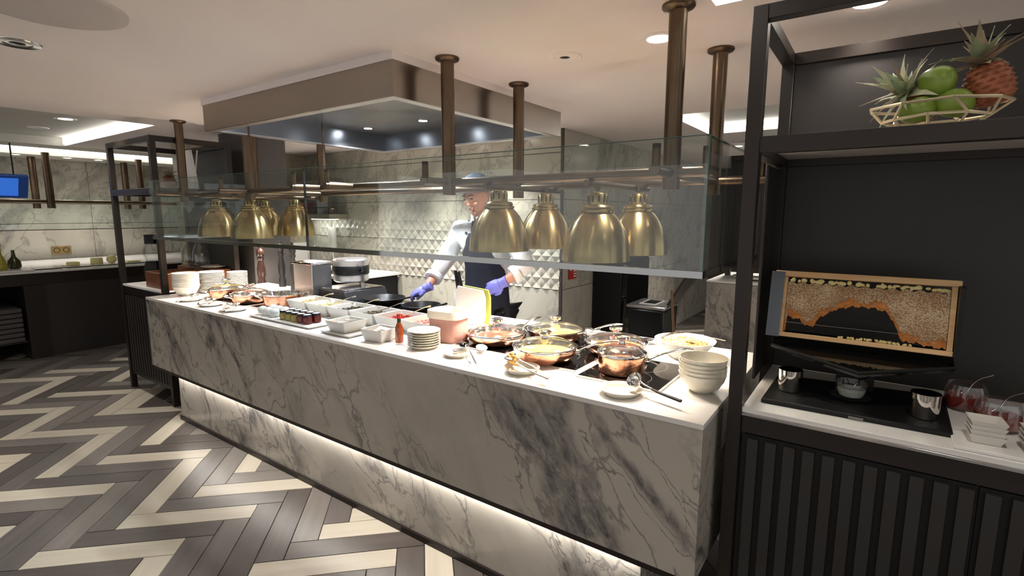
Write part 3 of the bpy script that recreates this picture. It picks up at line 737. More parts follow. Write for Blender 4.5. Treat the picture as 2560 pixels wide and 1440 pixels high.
def pineapple(name, loc, R_, Hh, rot, label, seed, lr=(.05, .10), nl=22, colr=(150, 78, 48), mats=None):
    t = thing(name, loc, label, 'pineapple'); t.rotation_euler = rot
    mP = M_('pineapple_skin_%d' % seed, lin(colr), .5, var=.3, vscale=30, bump=.3, bscale=90)
    prof = [(0, 0), (R_*.55, .004), (R_*.88, Hh*.15), (R_, Hh*.4), (R_*.97, Hh*.65), (R_*.75, Hh*.9), (R_*.35, Hh), (0, Hh)]
    build('body', MB().lathe(prof, 24), mP, t)
    nz = 8; nr = 12; ey = MB()
    for i in range(nz):
        zz = Hh*(.08+.84*i/(nz-1)); 
        for (r0, z0), (r1, z1) in zip(prof, prof[1:]):
            if z0 <= zz <= z1: rr = r0+(r1-r0)*(zz-z0)/max(1e-6, z1-z0)
        for j in range(nr):
            q = 2*PI*(j+.5*(i % 2))/nr
            Mm = RZ(q) @ T(rr, 0, zz)
            ey.add([(-.002, -R_*.25, 0), (-.002, 0, -Hh*.06), (-.002, R_*.25, 0), (-.002, 0, Hh*.06), (.004, 0, 0), (.0065, 0, Hh*.02)], [(0,1,4), (1,2,4), (2,3,5), (3,0,5), (4,2,5), (0,4,5)], False, Mm)
    build('skin_scales', ey, mP, t)
    crown(t, nl, lr, seed, mats or [mLeafG, mLeafP, mLeafD], (0, 0, Hh-.004))
    return t
pineapple('pineapple', (.612, .335, SZ+.058), .050, .112, (.05, -.30, 0), 'ripe red-brown pineapple with dry crown standing in the gold fruit bowl', 21, (.075, .15), 24, (150, 84, 54), [mLeafD, mLeafG, mLeafD])
pineapple('pineapple', (.505, .37, SZ+.062), .042, .10, (.25, -1.0, .15), 'pineapple lying on its side with pale green crown beside the mangoes', 8, (.10, .16), 24, (140, 96, 56), [mLeafP, mLeafG, mLeafP, mLeafD])

# --- items in the left cabinet
LW = .95
tb = thing('wooden_tea_box', (-4.42, .37, LW), 'brown wooden tea box with compartments in the open frame cabinet', 'box')
mTea = wood('walnut', lin((84, 48, 30)), lin((128, 78, 48)), 1.0, .4, gs=(3, 20, 20))
wb_ = MB().box(-.21, .21, -.19, .19, 0, .014); 
for (a, b, c_, d_) in ((-.21, .21, -.19, -.176), (-.21, .21, .176, .19), (-.21, -.196, -.176, .176), (.196, .21, -.176, .176), (-.006, .006, -.176, .176)): wb_.box(a, b, c_, d_, .014, .13)
build('box', wb_, mTea, tb, bevel=.001)
for k in range(6):
    build('tea_packet', MB().box(-.018, .018, -.05, .05, 0, .10), M_('tea_packet', lin((214, 190, 150)), .6) if 'tea_packet' not in MATS else MATS['tea_packet'], tb, (.03+k*.028, -.08, .016), (0, .1, .0))
tag(build('wooden_tray', MB().box(-4.98, -4.25, .57, .70, LW, LW+.13), mTea, bevel=.002), 'long dark wooden riser standing against the back of the tea box cabinet', 'riser')
pw = lathe_thing('oval_plate', (-4.42, .635, LW+.131), [('plate', [(0, 0), (.05, 0), (.055, .004), (.10, .018), (.10, .022), (.05, .008), (0, .006)], mCer, 32)], 'white plate on the dark wooden riser in the tea box cabinet', 'plate')
hx = thing('hexagonal_dispenser', (-4.78, .30, LW), 'clear hexagonal tea dispenser with black base in the tea box cabinet', 'dispenser')
hexp = lambda R_, z0, z1, mt, nm: build(nm, MB().lathe([(0, z0), (R_*.7, z0), (R_, z0+.07), (R_, z1-.07), (R_*.7, z1), (0, z1)], 6, sm=False), mt, hx)
hexp(.075, 0, .20, mBlack, 'base'); hexp(.072, .203, .36, mJar, 'jar'); hexp(.05, .36, .42, mBlack, 'lid')
def carafe(x, y, z, h, label):
    return lathe_thing('glass_carafe', (x, y, z), [('body', [(0, 0), (.055, 0), (.066, .01), (.07, .05), (.066, h*.45), (.035, h*.72), (.030, h*.85), (.036, h), (.033, h), (.027, h*.85), (.032, h*.72), (.063, h*.45), (.067, .05), (0, .004)], mJar, 30)], label, 'carafe', 'glass carafes')
carafe(-4.86, .635, LW+.131, .30, 'clear glass carafe on the wooden riser nearest the hexagonal dispenser')
carafe(-4.64, .635, LW+.131, .30, 'clear glass carafe on the wooden riser next to the white plate')
# white board and pineapple on the upper shelf of the left cabinet
wbd = thing('white_board', (-4.42, .52, 1.757), 'white rounded board leaning on the upper shelf of the tea box cabinet', 'board')
poly = [(-.13, 0), (.13, 0), (.13, .33)]+[(-.13+.05-.05*math.cos(a)*1.0+0, .28+.05*math.sin(a)) for a in [PI/2*k/6 for k in range(6, -1, -1)]]
build('board', MB().prism(poly, 0, .02, RX(PI/2+.12)), mWhiteL, wbd, bevel=.004)
build('board_rim', MB().tube([(.105, -.035, .003), (.105, .012, .325)], .006, 8), mWhiteL, wbd)
pineapple('small_pineapple', (-4.47, .36, 1.760), .055, .11, (0, 0, .5), 'dark pineapple on the upper shelf of the tea box cabinet', 33, (.06, .12), 16, (120, 72, 40), [mLeafD, mLeafG])

# ================================================================ LEFT WALL COUNTER
lw = thing('oil_counter', (-7.8, 0, 0), 'long dark counter with pale top along the marble wall with the socket', 'counter')
def LC(n, a, b, mt, bev=0): o = build(n, MB().box(a[0]+7.8, b[0]+7.8, a[1], b[1], a[2], b[2]), mt, lw, bevel=bev); return o
LC('worktop', (-8.70, -3.2, .925), (-6.92, 3.0, .945), mTop, .002)
LC('apron', (-8.70, -3.2, .80), (-6.95, 3.0, .924), mDark)
LC('side_panel', (-8.70, -.14, .0), (-6.93, .03, .799), mDark)
LC('side_panel', (-8.70, -2.4, .0), (-6.93, -2.3, .799), mDark)
LC('side_panel', (-8.70, 2.9, .0), (-6.93, 3.0, .799), mDark)
LC('back_board', (-8.70, -3.2, .0), (-8.66, 3.0, .799), mBlack)
LC('front_panel', (-7.0, .031, .0), (-6.95, 2.89, .799), mDarkP)
LC('lower_shelf', (-8.65, -2.29, .18), (-7.0, -.141, .20), mDark)
mt_ = M_('dark_linen', lin((84, 78, 76)), .9)
for k in range(7):
    tag(build('folded_linen', MB().box(-7.75, -6.97, -1.05, -.165, .2005+k*.052, .2005+k*.052+.046), mt_, bevel=.012, seg=2), '%s folded grey linen from the top of the pile under the oil counter' % ORD[6-k], 'linen', 'folded linens')
# wall counter guard
wg = thing('wall_sneeze_guard', (-7.3, .5, .945), 'slim glass guard on dark posts above the oil and cheese counter', 'sneeze guard')
def WG(n, mb, mt): o = build(n, mb, mt, wg); o.location = (7.3, -.5, -.945); return o
for x, y in ((-8.45, .39), (-7.85, .39), (-8.42, 1.37), (-7.9, 1.37)):
    WG('post', MB().tube([(x, y, 1.62), (x, y, CEIL)], .04, 16), mBronze)
WG('rail', MB().tube([(-7.85, -2.4, 1.70), (-7.85, 2.2, 1.70)], .022, 12), mBronze); WG('rail', MB().tube([(-8.43, -2.4, 1.70), (-8.43, 2.2, 1.70)], .022, 12), mBronze)
WG('glass_pane', MB().box(-7.62, -7.61, -2.4, 2.2, 1.37, 1.78), mGlass); WG('pane_edge', MB().box(-7.622, -7.608, -2.4, 2.2, 1.362, 1.37), mBlack)
sck = thing('wall_socket', (-8.705, .64, 1.06), 'brass double wall socket above the oil counter', 'socket')
build('plate', MB().box(-.006, .008, -.105, .105, -.055, .055), mBrass, sck, bevel=.002)
for s_ in (-.05, .05): build('outlet', MB().lathe([(0, .006), (.026, .006), (.030, .011), (.034, .011), (.034, 0)], 18, RY(PI/2) @ T(0, s_, 0)), mBlack, sck)
scr = thing('blue_screen', (-7.02, -.28, 1.84), 'blue framed display screen hanging over the oil counter', 'screen')
for yy_ in (-.3, .2): build('hanger', MB().tube([(0, yy_, .10), (0, yy_, CEIL+.085-1.84)], .007, 8), mBlack, scr)
build('bezel', MB().box(-.02, .02, -.42, .30, -.13, .13), M_('blue_bezel', lin((46, 92, 178)), .35), scr, None, (0, .5, 0), bevel=.004)
build('display', MB().box(.021, .024, -.39, .22, -.10, .10), M_('screen_blue', lin((30, 76, 170)), .3, emit=(.02, .09, .36), es=.5), scr, None, (0, .5, 0))
CZ = .9455
ob = lathe_thing('oil_bottle', (-7.12, -.255, CZ+.02), [('body', [(0, 0), (.05, 0), (.055, .01), (.055, .05), (.035, .12), (.016, .17), (.016, .24), (.018, .25), (0, .25)], M_('yellow_oil_glass', lin((150, 140, 40)), .08, spec=.6), 20), ('cap', [(.02, .25), (.02, .285), (0, .285)], mBlack, 14)], 'yellow oil bottle with dark cap on the oil counter', 'bottle')
ob2 = lathe_thing('oil_bottle', (-7.22, -.13, CZ+.02), [('body', [(0, 0), (.045, 0), (.06, .02), (.055, .08), (.02, .13), (.014, .19), (.02, .20), (0, .20)], M_('dark_oil_glass', lin((60, 58, 24)), .06, spec=.6), 20)], 'short dark oil cruet next to the yellow oil bottle', 'bottle')
tag(build('oil_tray', MB().box(-7.35, -6.97, -.45, -.02, CZ, CZ+.018), mCer, bevel=.004), 'white tray under the oil bottles', 'tray')
mChe = M_('cheese', lin((226, 216, 150)), .5, var=.06, vscale=12)
for k, (y, sx_, lb) in enumerate(((.13, .15, 'white serving plate nearest the oil bottles'), (.40, .15, 'white serving plate under the block of cheese'), (.66, .14, 'white serving plate under the pair of cheeses'), (.95, .14, 'white serving plate with sliced cheese by the tea box cabinet post'))):
    tag(build('serving_plate', MB().frustum((sx_*.8, .10), (sx_, .125), 0, .012), mCer, None, (-7.22, y, CZ)), lb, 'plate', 'serving plates on the oil counter')
tag(build('cheese_block', MB().box(-.06, .06, -.05, .05, 0, .045), mChe, None, (-7.22, .37, CZ+.0125), bevel=.008, seg=2), 'low pale cheese block', 'cheese')
tag(build('round_cheese', MB().lathe([(0, 0), (.055, 0), (.06, .01), (.06, .065), (.055, .075), (0, .075)], 24), mChe, None, (-7.24, .60, CZ+.0125)), 'tall round pale cheese standing upright', 'cheese')
tag(build('cheese_half', MB().sphere((0, 0, .05), .055, .055, .05, 18, 10), mChe, None, (-7.22, .745, CZ+.0127)), 'rounded half cheese next to the round cheese', 'cheese')
for k in range(5): tag(build('cheese_slice', MB().box(-.05, .05, -.02, .02, 0, .012), mChe, None, (-7.22, .90+k*.028, CZ+.0127), (.35, 0, 0)), 'thin cheese slice on the plate by the tea box cabinet post', 'cheese', 'cheese slices')

# ================================================================ KITCHEN BACKGROUND
kb = thing('kitchen_counter', (-4.8, 1.95, 0), 'white kitchen counter with a sink behind the tea box cabinet', 'counter')
def KB(n, a, b, mt, bev=0): return build(n, MB().box(a[0]+4.8, b[0]+4.8, a[1]-1.95, b[1]-1.95, a[2], b[2]), mt, kb, bevel=bev)
KB('worktop', (-5.54, 1.66, .90), (-3.86, 2.32, .93), mTop, .002); KB('body', (-5.54, 1.70, .0), (-3.9, 2.32, .899), mBlack)
KB('splash_back', (-5.545, 1.66, .931), (-5.52, 2.32, 1.20), mWhiteL)
fc = thing('kitchen_tap', (-5.2, 2.1, .93), 'chrome swan neck tap over the kitchen sink', 'tap')
build('spout', MB().tube([(0, 0, 0), (0, 0, .16), (.02, -.01, .20), (.20, -.06, .26), (.24, -.07, .25), (.245, -.07, .20)], .011, 10), mSteel, fc)
build('lever', MB().tube([(.06, 0, .0), (.06, 0, .07), (.12, -.02, .085)], .010, 8), mSteel, fc)
tag(build('wash_basin', MB().frustum((.16, .12), (.18, .14), 0, .10), mCer, None, (-5.05, 1.84, .931)), 'white basin standing on the kitchen counter', 'basin')
bd = tag(build('bread_tray', MB().frustum((.17, .12), (.19, .14), 0, .02), mBlack, None, (-4.28, 1.9, .931)), 'dark tray carrying pale bread on the kitchen counter', 'tray')
mBread = M_('pale_bread', lin((226, 214, 190)), .8, var=.12, vscale=20, bump=.4, bscale=30)
for k in range(4): tag(build('bread_loaf', MB().sphere((0, 0, .032), .165, .032, .032, 16, 8), mBread, None, (-4.28, 1.80+k*.066, .952)), 'pale flat loaf on the dark tray on the kitchen counter', 'bread', 'loaves on the dark tray')
ks = thing('wall_shelf', (-5.1, 2.2, 1.50), 'pale wall shelf with lamp underneath in the kitchen corner', 'shelf')
build('board', MB().box(-.42, .36, -.12, .14, 0, .055), M_('shelf_stone', lin((142, 136, 120)), .5), ks)
build('shelf_rail', MB().tube([(-.42, -.1, .13), (.33, -.1, .13), (.33, -.1, .055)], .006, 6), mBlack, ks)
build('under_light', MB().box(-.3, .3, -.05, .05, -.006, 0), M_('under_led', (1, 1, 1), .5, emit=(1, .95, .9), es=5), ks)
for k, (x, col, lb, h) in enumerate(((-5.44, (196, 170, 52), 'yellow round tin on the wall shelf', .13), (-5.32, (170, 62, 62), 'red box on the wall shelf', .14), (-5.17, (60, 62, 60), 'dark jar on the wall shelf', .11), (-5.03, (170, 176, 184), 'grey carton on the wall shelf', .17))):
    mm = M_('pack_%d' % k, lin(col), .4)
    if k == 1 or k == 3: o = build('food_carton', MB().box(-.05, .05, -.04, .04, 0, h), mm, None, (x, 2.2, 1.5555), bevel=.002)
    else: o = build('food_tin', MB().lathe([(0, 0), (.05, 0), (.052, .006), (.052, h-.006), (.048, h), (0, h)], 20), mm, None, (x, 2.2, 1.5555))
    tag(o, lb, 'tin' if k in (0, 2) else 'carton')
tag(build('steel_bowl', MB().lathe([(0, 0), (.03, 0), (.065, .04), (.075, .065), (.072, .065), (.06, .038), (0, .006)], 24), mSteel, None, (-4.87, 2.2, 1.5555)), 'shallow steel bowl at the end of the wall shelf', 'bowl')
rl = thing('paper_roll', (-4.96, 2.27, 1.10), 'white paper towel roll hanging under the wall shelf', 'paper roll')
build('roll', MB().lathe([(0, 0), (.05, 0), (.05, .30), (0, .30)], 24), mWhiteL, rl); build('holder', MB().tube([(0, 0, -.15), (0, 0, .38)], .01, 8), mSteel, rl)
us = thing('upper_kitchen_shelf', (-5.1, 2.2, 1.84), 'dark upper rack with a bright edge above the wall shelf', 'shelf')
build('board', MB().box(-.42, .30, -.14, .14, 0, .10), M_('rack_grey', lin((120, 112, 104)), .5), us)
build('light_edge', MB().box(-.42, .30, -.146, -.1405, .0, .012), mLED, us)
# cabinets and bin in the passage
bc = thing('black_locker', (-1.66, 3.28, 0), 'tall black cabinet against the side wall in the passage', 'cabinet')
build('body', MB().box(-.175, .12, -.33, .36, 0, 1.14), mBlack, bc, bevel=.004); build('door', MB().box(.121, .132, -.32, .35, .05, 1.12), mBlackG, bc, bevel=.002)
fs_ = tag(build('fire_sign', MB().box(-1.838, -1.828, 2.46, 2.60, .985, 1.10), M_('sign_red', lin((176, 38, 34)), .5)), 'small red and white fire equipment sign on the marble corner', 'sign')
for k in range(4): build('sign_mark', MB().box(-1.8279, -1.8265, 2.54, 2.592, 1.0+k*.024, 1.012+k*.024), mWhiteL, fs_)
build('sign_mark', MB().box(-1.8279, -1.8265, 2.475, 2.50, 1.06, 1.09), mWhiteL, fs_)
bn = thing('waste_bin', (-1.26, 3.05, 0), 'black waste bin with raised steel lid in the passage', 'bin')
build('body', MB().frustum((.15, .17), (.17, .20), 0, .72), M_('bin_black', lin((24, 24, 24)), .25), bn, bevel=.02, seg=2)
build('rim', MB().box(-.18, .18, -.21, .21, .72, .75), mGalv, bn, bevel=.008); build('opening', MB().box(-.09, .07, -.12, .12, .751, .756), mWhiteL, bn)
build('opening_hole', MB().box(-.06, .05, -.09, .09, .757, .760), mBlack, bn)
build('lid', MB().box(0, .36, -.17, .17, 0, .02, T(.19, .02, .76) @ RY(-1.05)), M_('lid_brown', lin((70, 64, 60)), .35, .5), bn)
bk = thing('cleaning_bucket', (-.83, 2.55, 0), 'blue bucket on the floor beyond the buffet', 'bucket')
build('pail', MB().lathe([(0, 0), (.12, 0), (.16, .32), (.165, .33), (.155, .33), (.115, .01), (0, .01)], 24), M_('bucket_blue', lin((24, 50, 130)), .4), bk)
build('mop_handle', MB().tube([(-.02, 0, .05), (-.12, .05, .95)], .011, 8), M_('handle_brown', lin((120, 90, 70)), .5), bk)
mc = thing('far_marble_counter', (-.93, 3.6, 0), 'white veined marble counter across the passage', 'counter')
build('body', MB().box(0, 1.9, 0, .9, 0, .91), mMarb, mc); build('worktop', MB().box(-.005, 1.9, -.005, .9, .911, .93), mTop, mc, bevel=.002)
tag(build('platter', MB().lathe([(0, 0), (.2, 0), (.26, .02), (.26, .026), (.2, .01), (0, .01)], 28), mCerW, None, (-.52, 4.0, .931)), 'pale platter with greens on the far marble counter', 'platter')
fp = thing('far_display_cabinet', (-.86, 3.3, 0), 'tall black panelled display unit in front of the far marble counter', 'cabinet')
build('panel', MB().box(.02, 2.2, .85, .88, 1.02, 2.1), mDarkP, fp); build('post', MB().box(-.03, .02, .83, .88, .93, 2.12), mDark, fp)
bar_ = build('top_rail', MB().box(-.03, 2.2, .80, .88, 2.1, 2.15), mDark, fp)
ex = thing('exit_sign', (-.42, 4.1, 1.93), 'small glowing green exit sign beyond the bronze posts', 'sign')
build('box', MB().box(-.10, .10, 0, .03, 0, .075), M_('sign_green', lin((20, 70, 60)), .4, emit=(.05, .35, .28), es=.5), ex)
tx = MB()
def bar(x0, z0, x1, z1, w=.010):
    v_ = Vector((x1-x0, 0, z1-z0)); L_ = v_.length; tx.box(0, L_, -.003, 0, -w/2, w/2, T(x0, -.0005, z0) @ RY(-math.atan2(z1-z0, x1-x0)))
for q in ((-.080, .012, -.080, .064), (-.080, .017, -.045, .017), (-.080, .038, -.050, .038), (-.080, .059, -.045, .059), (-.035, .012, .000, .064), (-.035, .064, .000, .012), (.016, .012, .016, .064), (.030, .059, .075, .059), (.052, .012, .052, .059)): bar(*q)
build('sign_letters', tx, M_('sign_text_glow', (1, 1, 1), .5, emit=(.65, 1, .95), es=2.5), ex)

# ================================================================ ON THE COUNTER
HOB = TOP+.0065
def hob(x0, x1, y0, y1, label):
    h = thing('induction_hob', ((x0+x1)/2, (y0+y1)/2, TOP), label, 'hob', 'black glass hobs on the buffet')
    a, b = (x1-x0)/2, (y1-y0)/2
    fr = MB(); w_ = .007
    for q in ((-a, a, -b, -b+w_), (-a, a, b-w_, b), (-a, -a+w_, -b+w_, b-w_), (a-w_, a, -b+w_, b-w_)): fr.box(*q, 0, .0065)
    build('steel_frame', fr, mGalv, h); build('glass_plate', MB().box(-a+w_, a-w_, -b+w_, b-w_, 0, .006), mBlackG, h)
    rg_ = MB()
    for s_ in (-1, 1):
        for k in range(40):
            a0, a1 = 2*PI*k/40, 2*PI*(k+1)/40
            rg_.add([(rr*math.cos(q), s_*b*.48+rr*math.sin(q), .0062) for rr, q in ((.098, a0), (.10, a0), (.10, a1), (.098, a1))], [(0, 1, 2, 3)])
    build('zone_mark', rg_, M_('zone_grey', lin((84, 84, 86)), .4) if 'zone_grey' not in MATS else MATS['zone_grey'], h)
hob(-1.265, -.945, .275, .86, 'black glass hob under the copper pan beside the bread bag')
hob(-.925, -.565, .238, .86, 'black glass hob under the copper pan of scrambled eggs')
hob(-.545, -.205, .192, .575, 'black glass hob under the tall copper saucepan')
hob(-3.75, -3.12, .215, .70, 'black glass hob under the two lidded copper pots')
hob(-3.10, -2.795, .235, .70, 'black glass hob under the open copper pot by the waffle maker')
mEgg = M_('scrambled_egg', lin((240, 205, 70)), .5, var=.2, vscale=30, bump=.8, bscale=45)
mMix = M_('vegetable_mix', lin((196, 170, 70)), .5, var=.4, vscale=40, bump=.8, bscale=45)
mSaus = M_('sausage_brown', lin((160, 84, 60)), .4, var=.3, vscale=25, bump=.7, bscale=30)
mBac = M_('bacon', lin((176, 92, 52)), .4, var=.45, vscale=30, bump=.8, bscale=40)
mBean = M_('baked_beans', lin((186, 98, 66)), .35, var=.35, vscale=60, bump=.9, bscale=70)
def copper_pan(x, y, R_, h, ang, hl, label, food=None, lid=True, loops=False, z=HOB, flat=.8, hname='copper_pan', flabel=None, knob=.03):
    t = thing(hname, (x, y, z), label, 'pan', 'copper pans on the buffet')
    rb = R_*flat
    build('body', MB().lathe([(0, 0), (rb*.95, 0), (rb, .004), (R_*.94, h*.45), (R_*.985, h*.85), (R_*.985, h*.93)], 44), mCopper, t)
    build('rim', MB().lathe([(R_*.985, h*.93), (R_, h*.95), (R_*1.005, h), (R_*.985, h+.001), (R_*.965, h*.94), (R_*.95, h*.7), (R_*.85, h*.2), (rb*.8, .006), (0, .006)], 44), mSteel, t)
    if food:
        fo = build('food', MB().lathe([(0, h*.62), (R_*.3, h*.66), (R_*.6, h*.6), (R_*.8, h*.58), (R_*.90, h*.55), (R_*.90, h*.5)], 36), food, t); tag(fo, flabel)
    if not loops:
        dx, dy = math.cos(ang), math.sin(ang); pts = []
        for k in range(9):
            s_ = k/8; pts.append((dx*(R_*.97+hl*s_), dy*(R_*.97+hl*s_), h*.62+.055*math.sin(s_*PI*.55)))
        build('handle', MB().tube(pts, [.009, .007, .0065, .007, .008, .009, .0095, .009, .006], 10, flat=.6), mSteel, t)
        build('handle_bracket', MB().sphere((dx*R_*.97, dy*R_*.97, h*.62), .018, .018, .014, 10, 8), mSteel, t)
    else:
        for a in (ang, ang+PI):
            dx, dy = math.cos(a), math.sin(a); nx, ny = -dy, dx
            pts = [(dx*R_*.97+nx*.04, dy*R_*.97+ny*.04, h*.75), (dx*(R_+.03)+nx*.036, dy*(R_+.03)+ny*.036, h*.9), (dx*(R_+.04), dy*(R_+.04), h*.93), (dx*(R_+.03)-nx*.036, dy*(R_+.03)-ny*.036, h*.9), (dx*R_*.97-nx*.04, dy*R_*.97-ny*.04, h*.75)]
            build('loop_handle', MB().tube(pts, .006, 8), mSteel, t)
            rv = MB()
            for s_ in (-.04, .04): rv.sphere((dx*R_*.965+nx*s_, dy*R_*.965+ny*s_, h*.7), .009, .009, .009, 8, 6)
            build('rivet', rv, mSteel, t)
    if lid:
        ld = build('lid', MB().lathe([(R_*.97, h+.003), (R_*.9, h+.012), (R_*.7, h+.024), (R_*.4, h+.033), (.02, h+.036), (.02, h+.034), (R_*.4, h+.031), (R_*.7, h+.022), (R_*.9, h+.010), (R_*.97, h+.001)], 44), mLid, t)
        build('lid_rim', MB().lathe([(R_*.955, h+.0085), (R_*.99, h+.0055), (R_*1.012, h+.0055), (R_*1.014, h+.0015), (R_*.96, h+.0015)], 44), mSteel, ld)
        build('knob', MB().lathe([(0, h+.034), (.016, h+.034), (.013, h+.042), (.013, h+.05), (knob*.9, h+.055), (knob, h+.058), (knob, h+.068), (knob*.8, h+.071), (0, h+.072)], 24), mSteel, ld)
    return t
copper_pan(-1.111, .430, .148, .050, math.radians(78), .17, 'shallow lidded copper pan beside the pink bread bag', mSaus, flabel='brown sausages under the glass lid')
copper_pan(-.905, .655, .146, .050, math.radians(29), .19, 'shallow lidded copper pan on the chef side with greenish vegetables', mMix, flabel='yellow and green vegetables under the glass lid')
copper_pan(-.765, .318, .142, .056, math.radians(28), .18, 'shallow lidded copper pan full of bright yellow scrambled egg', mEgg, flabel='bright yellow scrambled egg under the glass lid')
copper_pan(-.552, .592, .143, .052, math.radians(42), .19, 'shallow lidded copper pan of bacon behind the tall copper saucepan', mBac, flabel='brown bacon under the glass lid')
copper_pan(-.417, .346, .098, .078, math.radians(25), .18, 'tall lidded copper saucepan nearest the stack of five bowls', mBean, flat=.93, hname='copper_saucepan', flabel='reddish beans under the glass lid')
copper_pan(-3.585, .335, .132, .072, -1.9, 0, 'lidded copper pot with loop handles nearest the white bowl stack', mMix, loops=True, flat=.9, hname='copper_pot')
copper_pan(-3.262, .345, .132, .060, -1.9, 0, 'lidded copper pot with loop handles between the other two copper pots', mBean, loops=True, flat=.9, hname='copper_pot')
copper_pan(-2.935, .395, .132, .085, -2.2, 0, 'open copper pot with loop handles and no lid beside the waffle maker', M_('pink_broth', lin((206, 120, 104)), .4, var=.2, vscale=20), loops=True, lid=False, flat=.92, hname='copper_pot')

# ---- bowls and plates
def bowl_prof(R_, h, base=.45, t=.004): return [(0, 0), (R_*base, 0), (R_*base+.003, .004), (R_*.72, h*.25), (R_*.92, h*.65), (R_, h), (R_-t, h), (R_*.92-t, h*.66), (R_*.7-t*.5, h*.28), (R_*base*.9, .010), (0, .009)]
def plate_prof(R_, h=.016, base=.62): return [(0, 0), (R_*base, 0), (R_*base+.002, .003), (R_*.9, h*.7), (R_, h), (R_*.99, h+.002), (R_*.88, h*.85), (R_*base, .006), (0, .006)]
def stack(name, n, x, y, z, prof, dz, mt, label, cat, group, seg=36, jit=.001):
    me = MB().lathe(prof, seg).mesh(name); me.materials.append(mt); rj = random.Random(n)
    for k in range(n):
        o = build(name, me, None, None, (x+jit*(rj.random()-.5)*2, y+jit*(rj.random()-.5)*2, z+k*dz)); tag(o, ORD[n-1-k]+label, cat, group)
stack('white_bowl', 5, -.090, .310, TOP+.0005, bowl_prof(.0835, .070), .0145, mCerW, ' white bowl from the top of the stack of five by the ladle', 'bowl', 'bowls stacked by the ladle', jit=.0015)
stack('saucer', 7, -1.350, .165, TOP+.0005, plate_prof(.079, .017, .7), .0115, mCerW, ' white saucer from the top of the short stack by the hot sauce', 'saucer', 'saucers stacked by the hot sauce')
stack('white_bowl', 9, -3.985, .222, TOP+.0005, bowl_prof(.094, .075, .4), .0128, mCer, ' white bowl from the top of the tall stack by the tea box cabinet', 'bowl', 'bowls stacked at the far counter end')
stack('dinner_plate', 14, -4.005, .418, TOP+.0005, plate_prof(.100, .020), .0112, mCer, ' white plate from the top of the stack behind the bowl stack', 'plate', 'plates stacked behind the bowls')
stack('side_plate', 13, -3.955, .605, TOP+.0005, plate_prof(.078, .018), .0112, mCer, ' small white plate from the top of the stack nearest the grey column', 'plate', 'small plates stacked by the column')
def plate(x, y, R_, label, h=.018, mt=None, rz=0, el=1.0, nm='spoon_plate'):
    o = build(nm, MB().lathe(plate_prof(R_, h, .74), 40), mt or mCerW, None, (x, y, TOP+.0005), (0, 0, rz)); o.scale = (el, 1, 1)
    return tag(o, label, 'plate', 'spoon plates on the counter')
plate(-.318, .112, .078, 'white plate carrying the black handled ladle', .020)
plate(-.752, .118, .075, 'white plate carrying the food tongs', .020)
plate(-1.125, .150, .068, 'small white plate carrying the black spoon', .016)
plate(-3.70, .125, .085, 'white plate under the silver serving spoon nearest the white bowl stack', .012, mCer)
plate(-3.37, .115, .085, 'white plate between the two other spoon plates before the copper pots', .012, mCer)
plate(-3.05, .115, .085, 'white plate under the tongs before the open copper pot', .012, mCer)
# ---- granola bowl
gb = tag(build('granola_bowl', MB().lathe([(0, 0), (.055, 0), (.058, .006), (.10, .045), (.128, .078), (.132, .085), (.127, .085), (.098, .05), (.05, .014), (0, .012)], 44), mCer, None, (-.275, .715, TOP+.0005)), 'wide white bowl full of granola beside the copper pans', 'bowl')
gr = MB(); rg2 = random.Random(4)
gr.lathe([(0, .074), (.05, .074), (.085, .064), (.105, .060), (.10, .052), (0, .03)], 28)
for k in range(150):
    q = 2*PI*rg2.random(); rr = .095*math.sqrt(rg2.random()); gr.sphere((rr*math.cos(q), rr*math.sin(q), .071-.09*rr*rr*10*.1+.004*rg2.random()), .005, .004, .004, 6, 4)
gn = tag(build('granola', gr, M_('granola', lin((206, 170, 112)), .7, var=.45, vscale=90), None, (-.275, .715, TOP+.0008)), 'golden granola filling the wide white bowl', 'food', kind='stuff')
mHorn = M_('pale_horn', lin((214, 196, 160)), .3, .3)
sp_ = spoon('serving_spoon', (-.235, .69, TOP+.088), -.42, .16, 'pale serving spoon resting in the granola bowl', .17, .02, mHorn)
# ---- ladle with black handle
def ladle(loc, rz, label, R_=.029, L=.20, tilt=.06, handle=None):
    t = thing('ladle', loc, label, 'ladle', rz=rz)
    build('cup', MB().lathe([(R_*k, z*R_) for k, z in ((0, -1), (.5, -.87), (.87, -.5), (1, 0), (.96, 0), (.82, -.47), (.46, -.82), (0, -.95))], 28, T(0, 0, R_) @ RX(.75)), mSteel, t)
    build('shank', MB().tube([(R_*.9, 0, R_*1.0), (.05, 0, .020), (.085, 0, .014)], .0032, 8), mSteel, t)
    build('grip', MB().tube([(.08, 0, .0145), (L*.6, 0, .010), (L, 0, .0075)], [.005, .0065, .0075], 10, flat=.7), handle or mBlack, t)
    return t
ladle((-.285, .150, TOP+.021), -.33, 'steel ladle with black handle lying on the white plate')
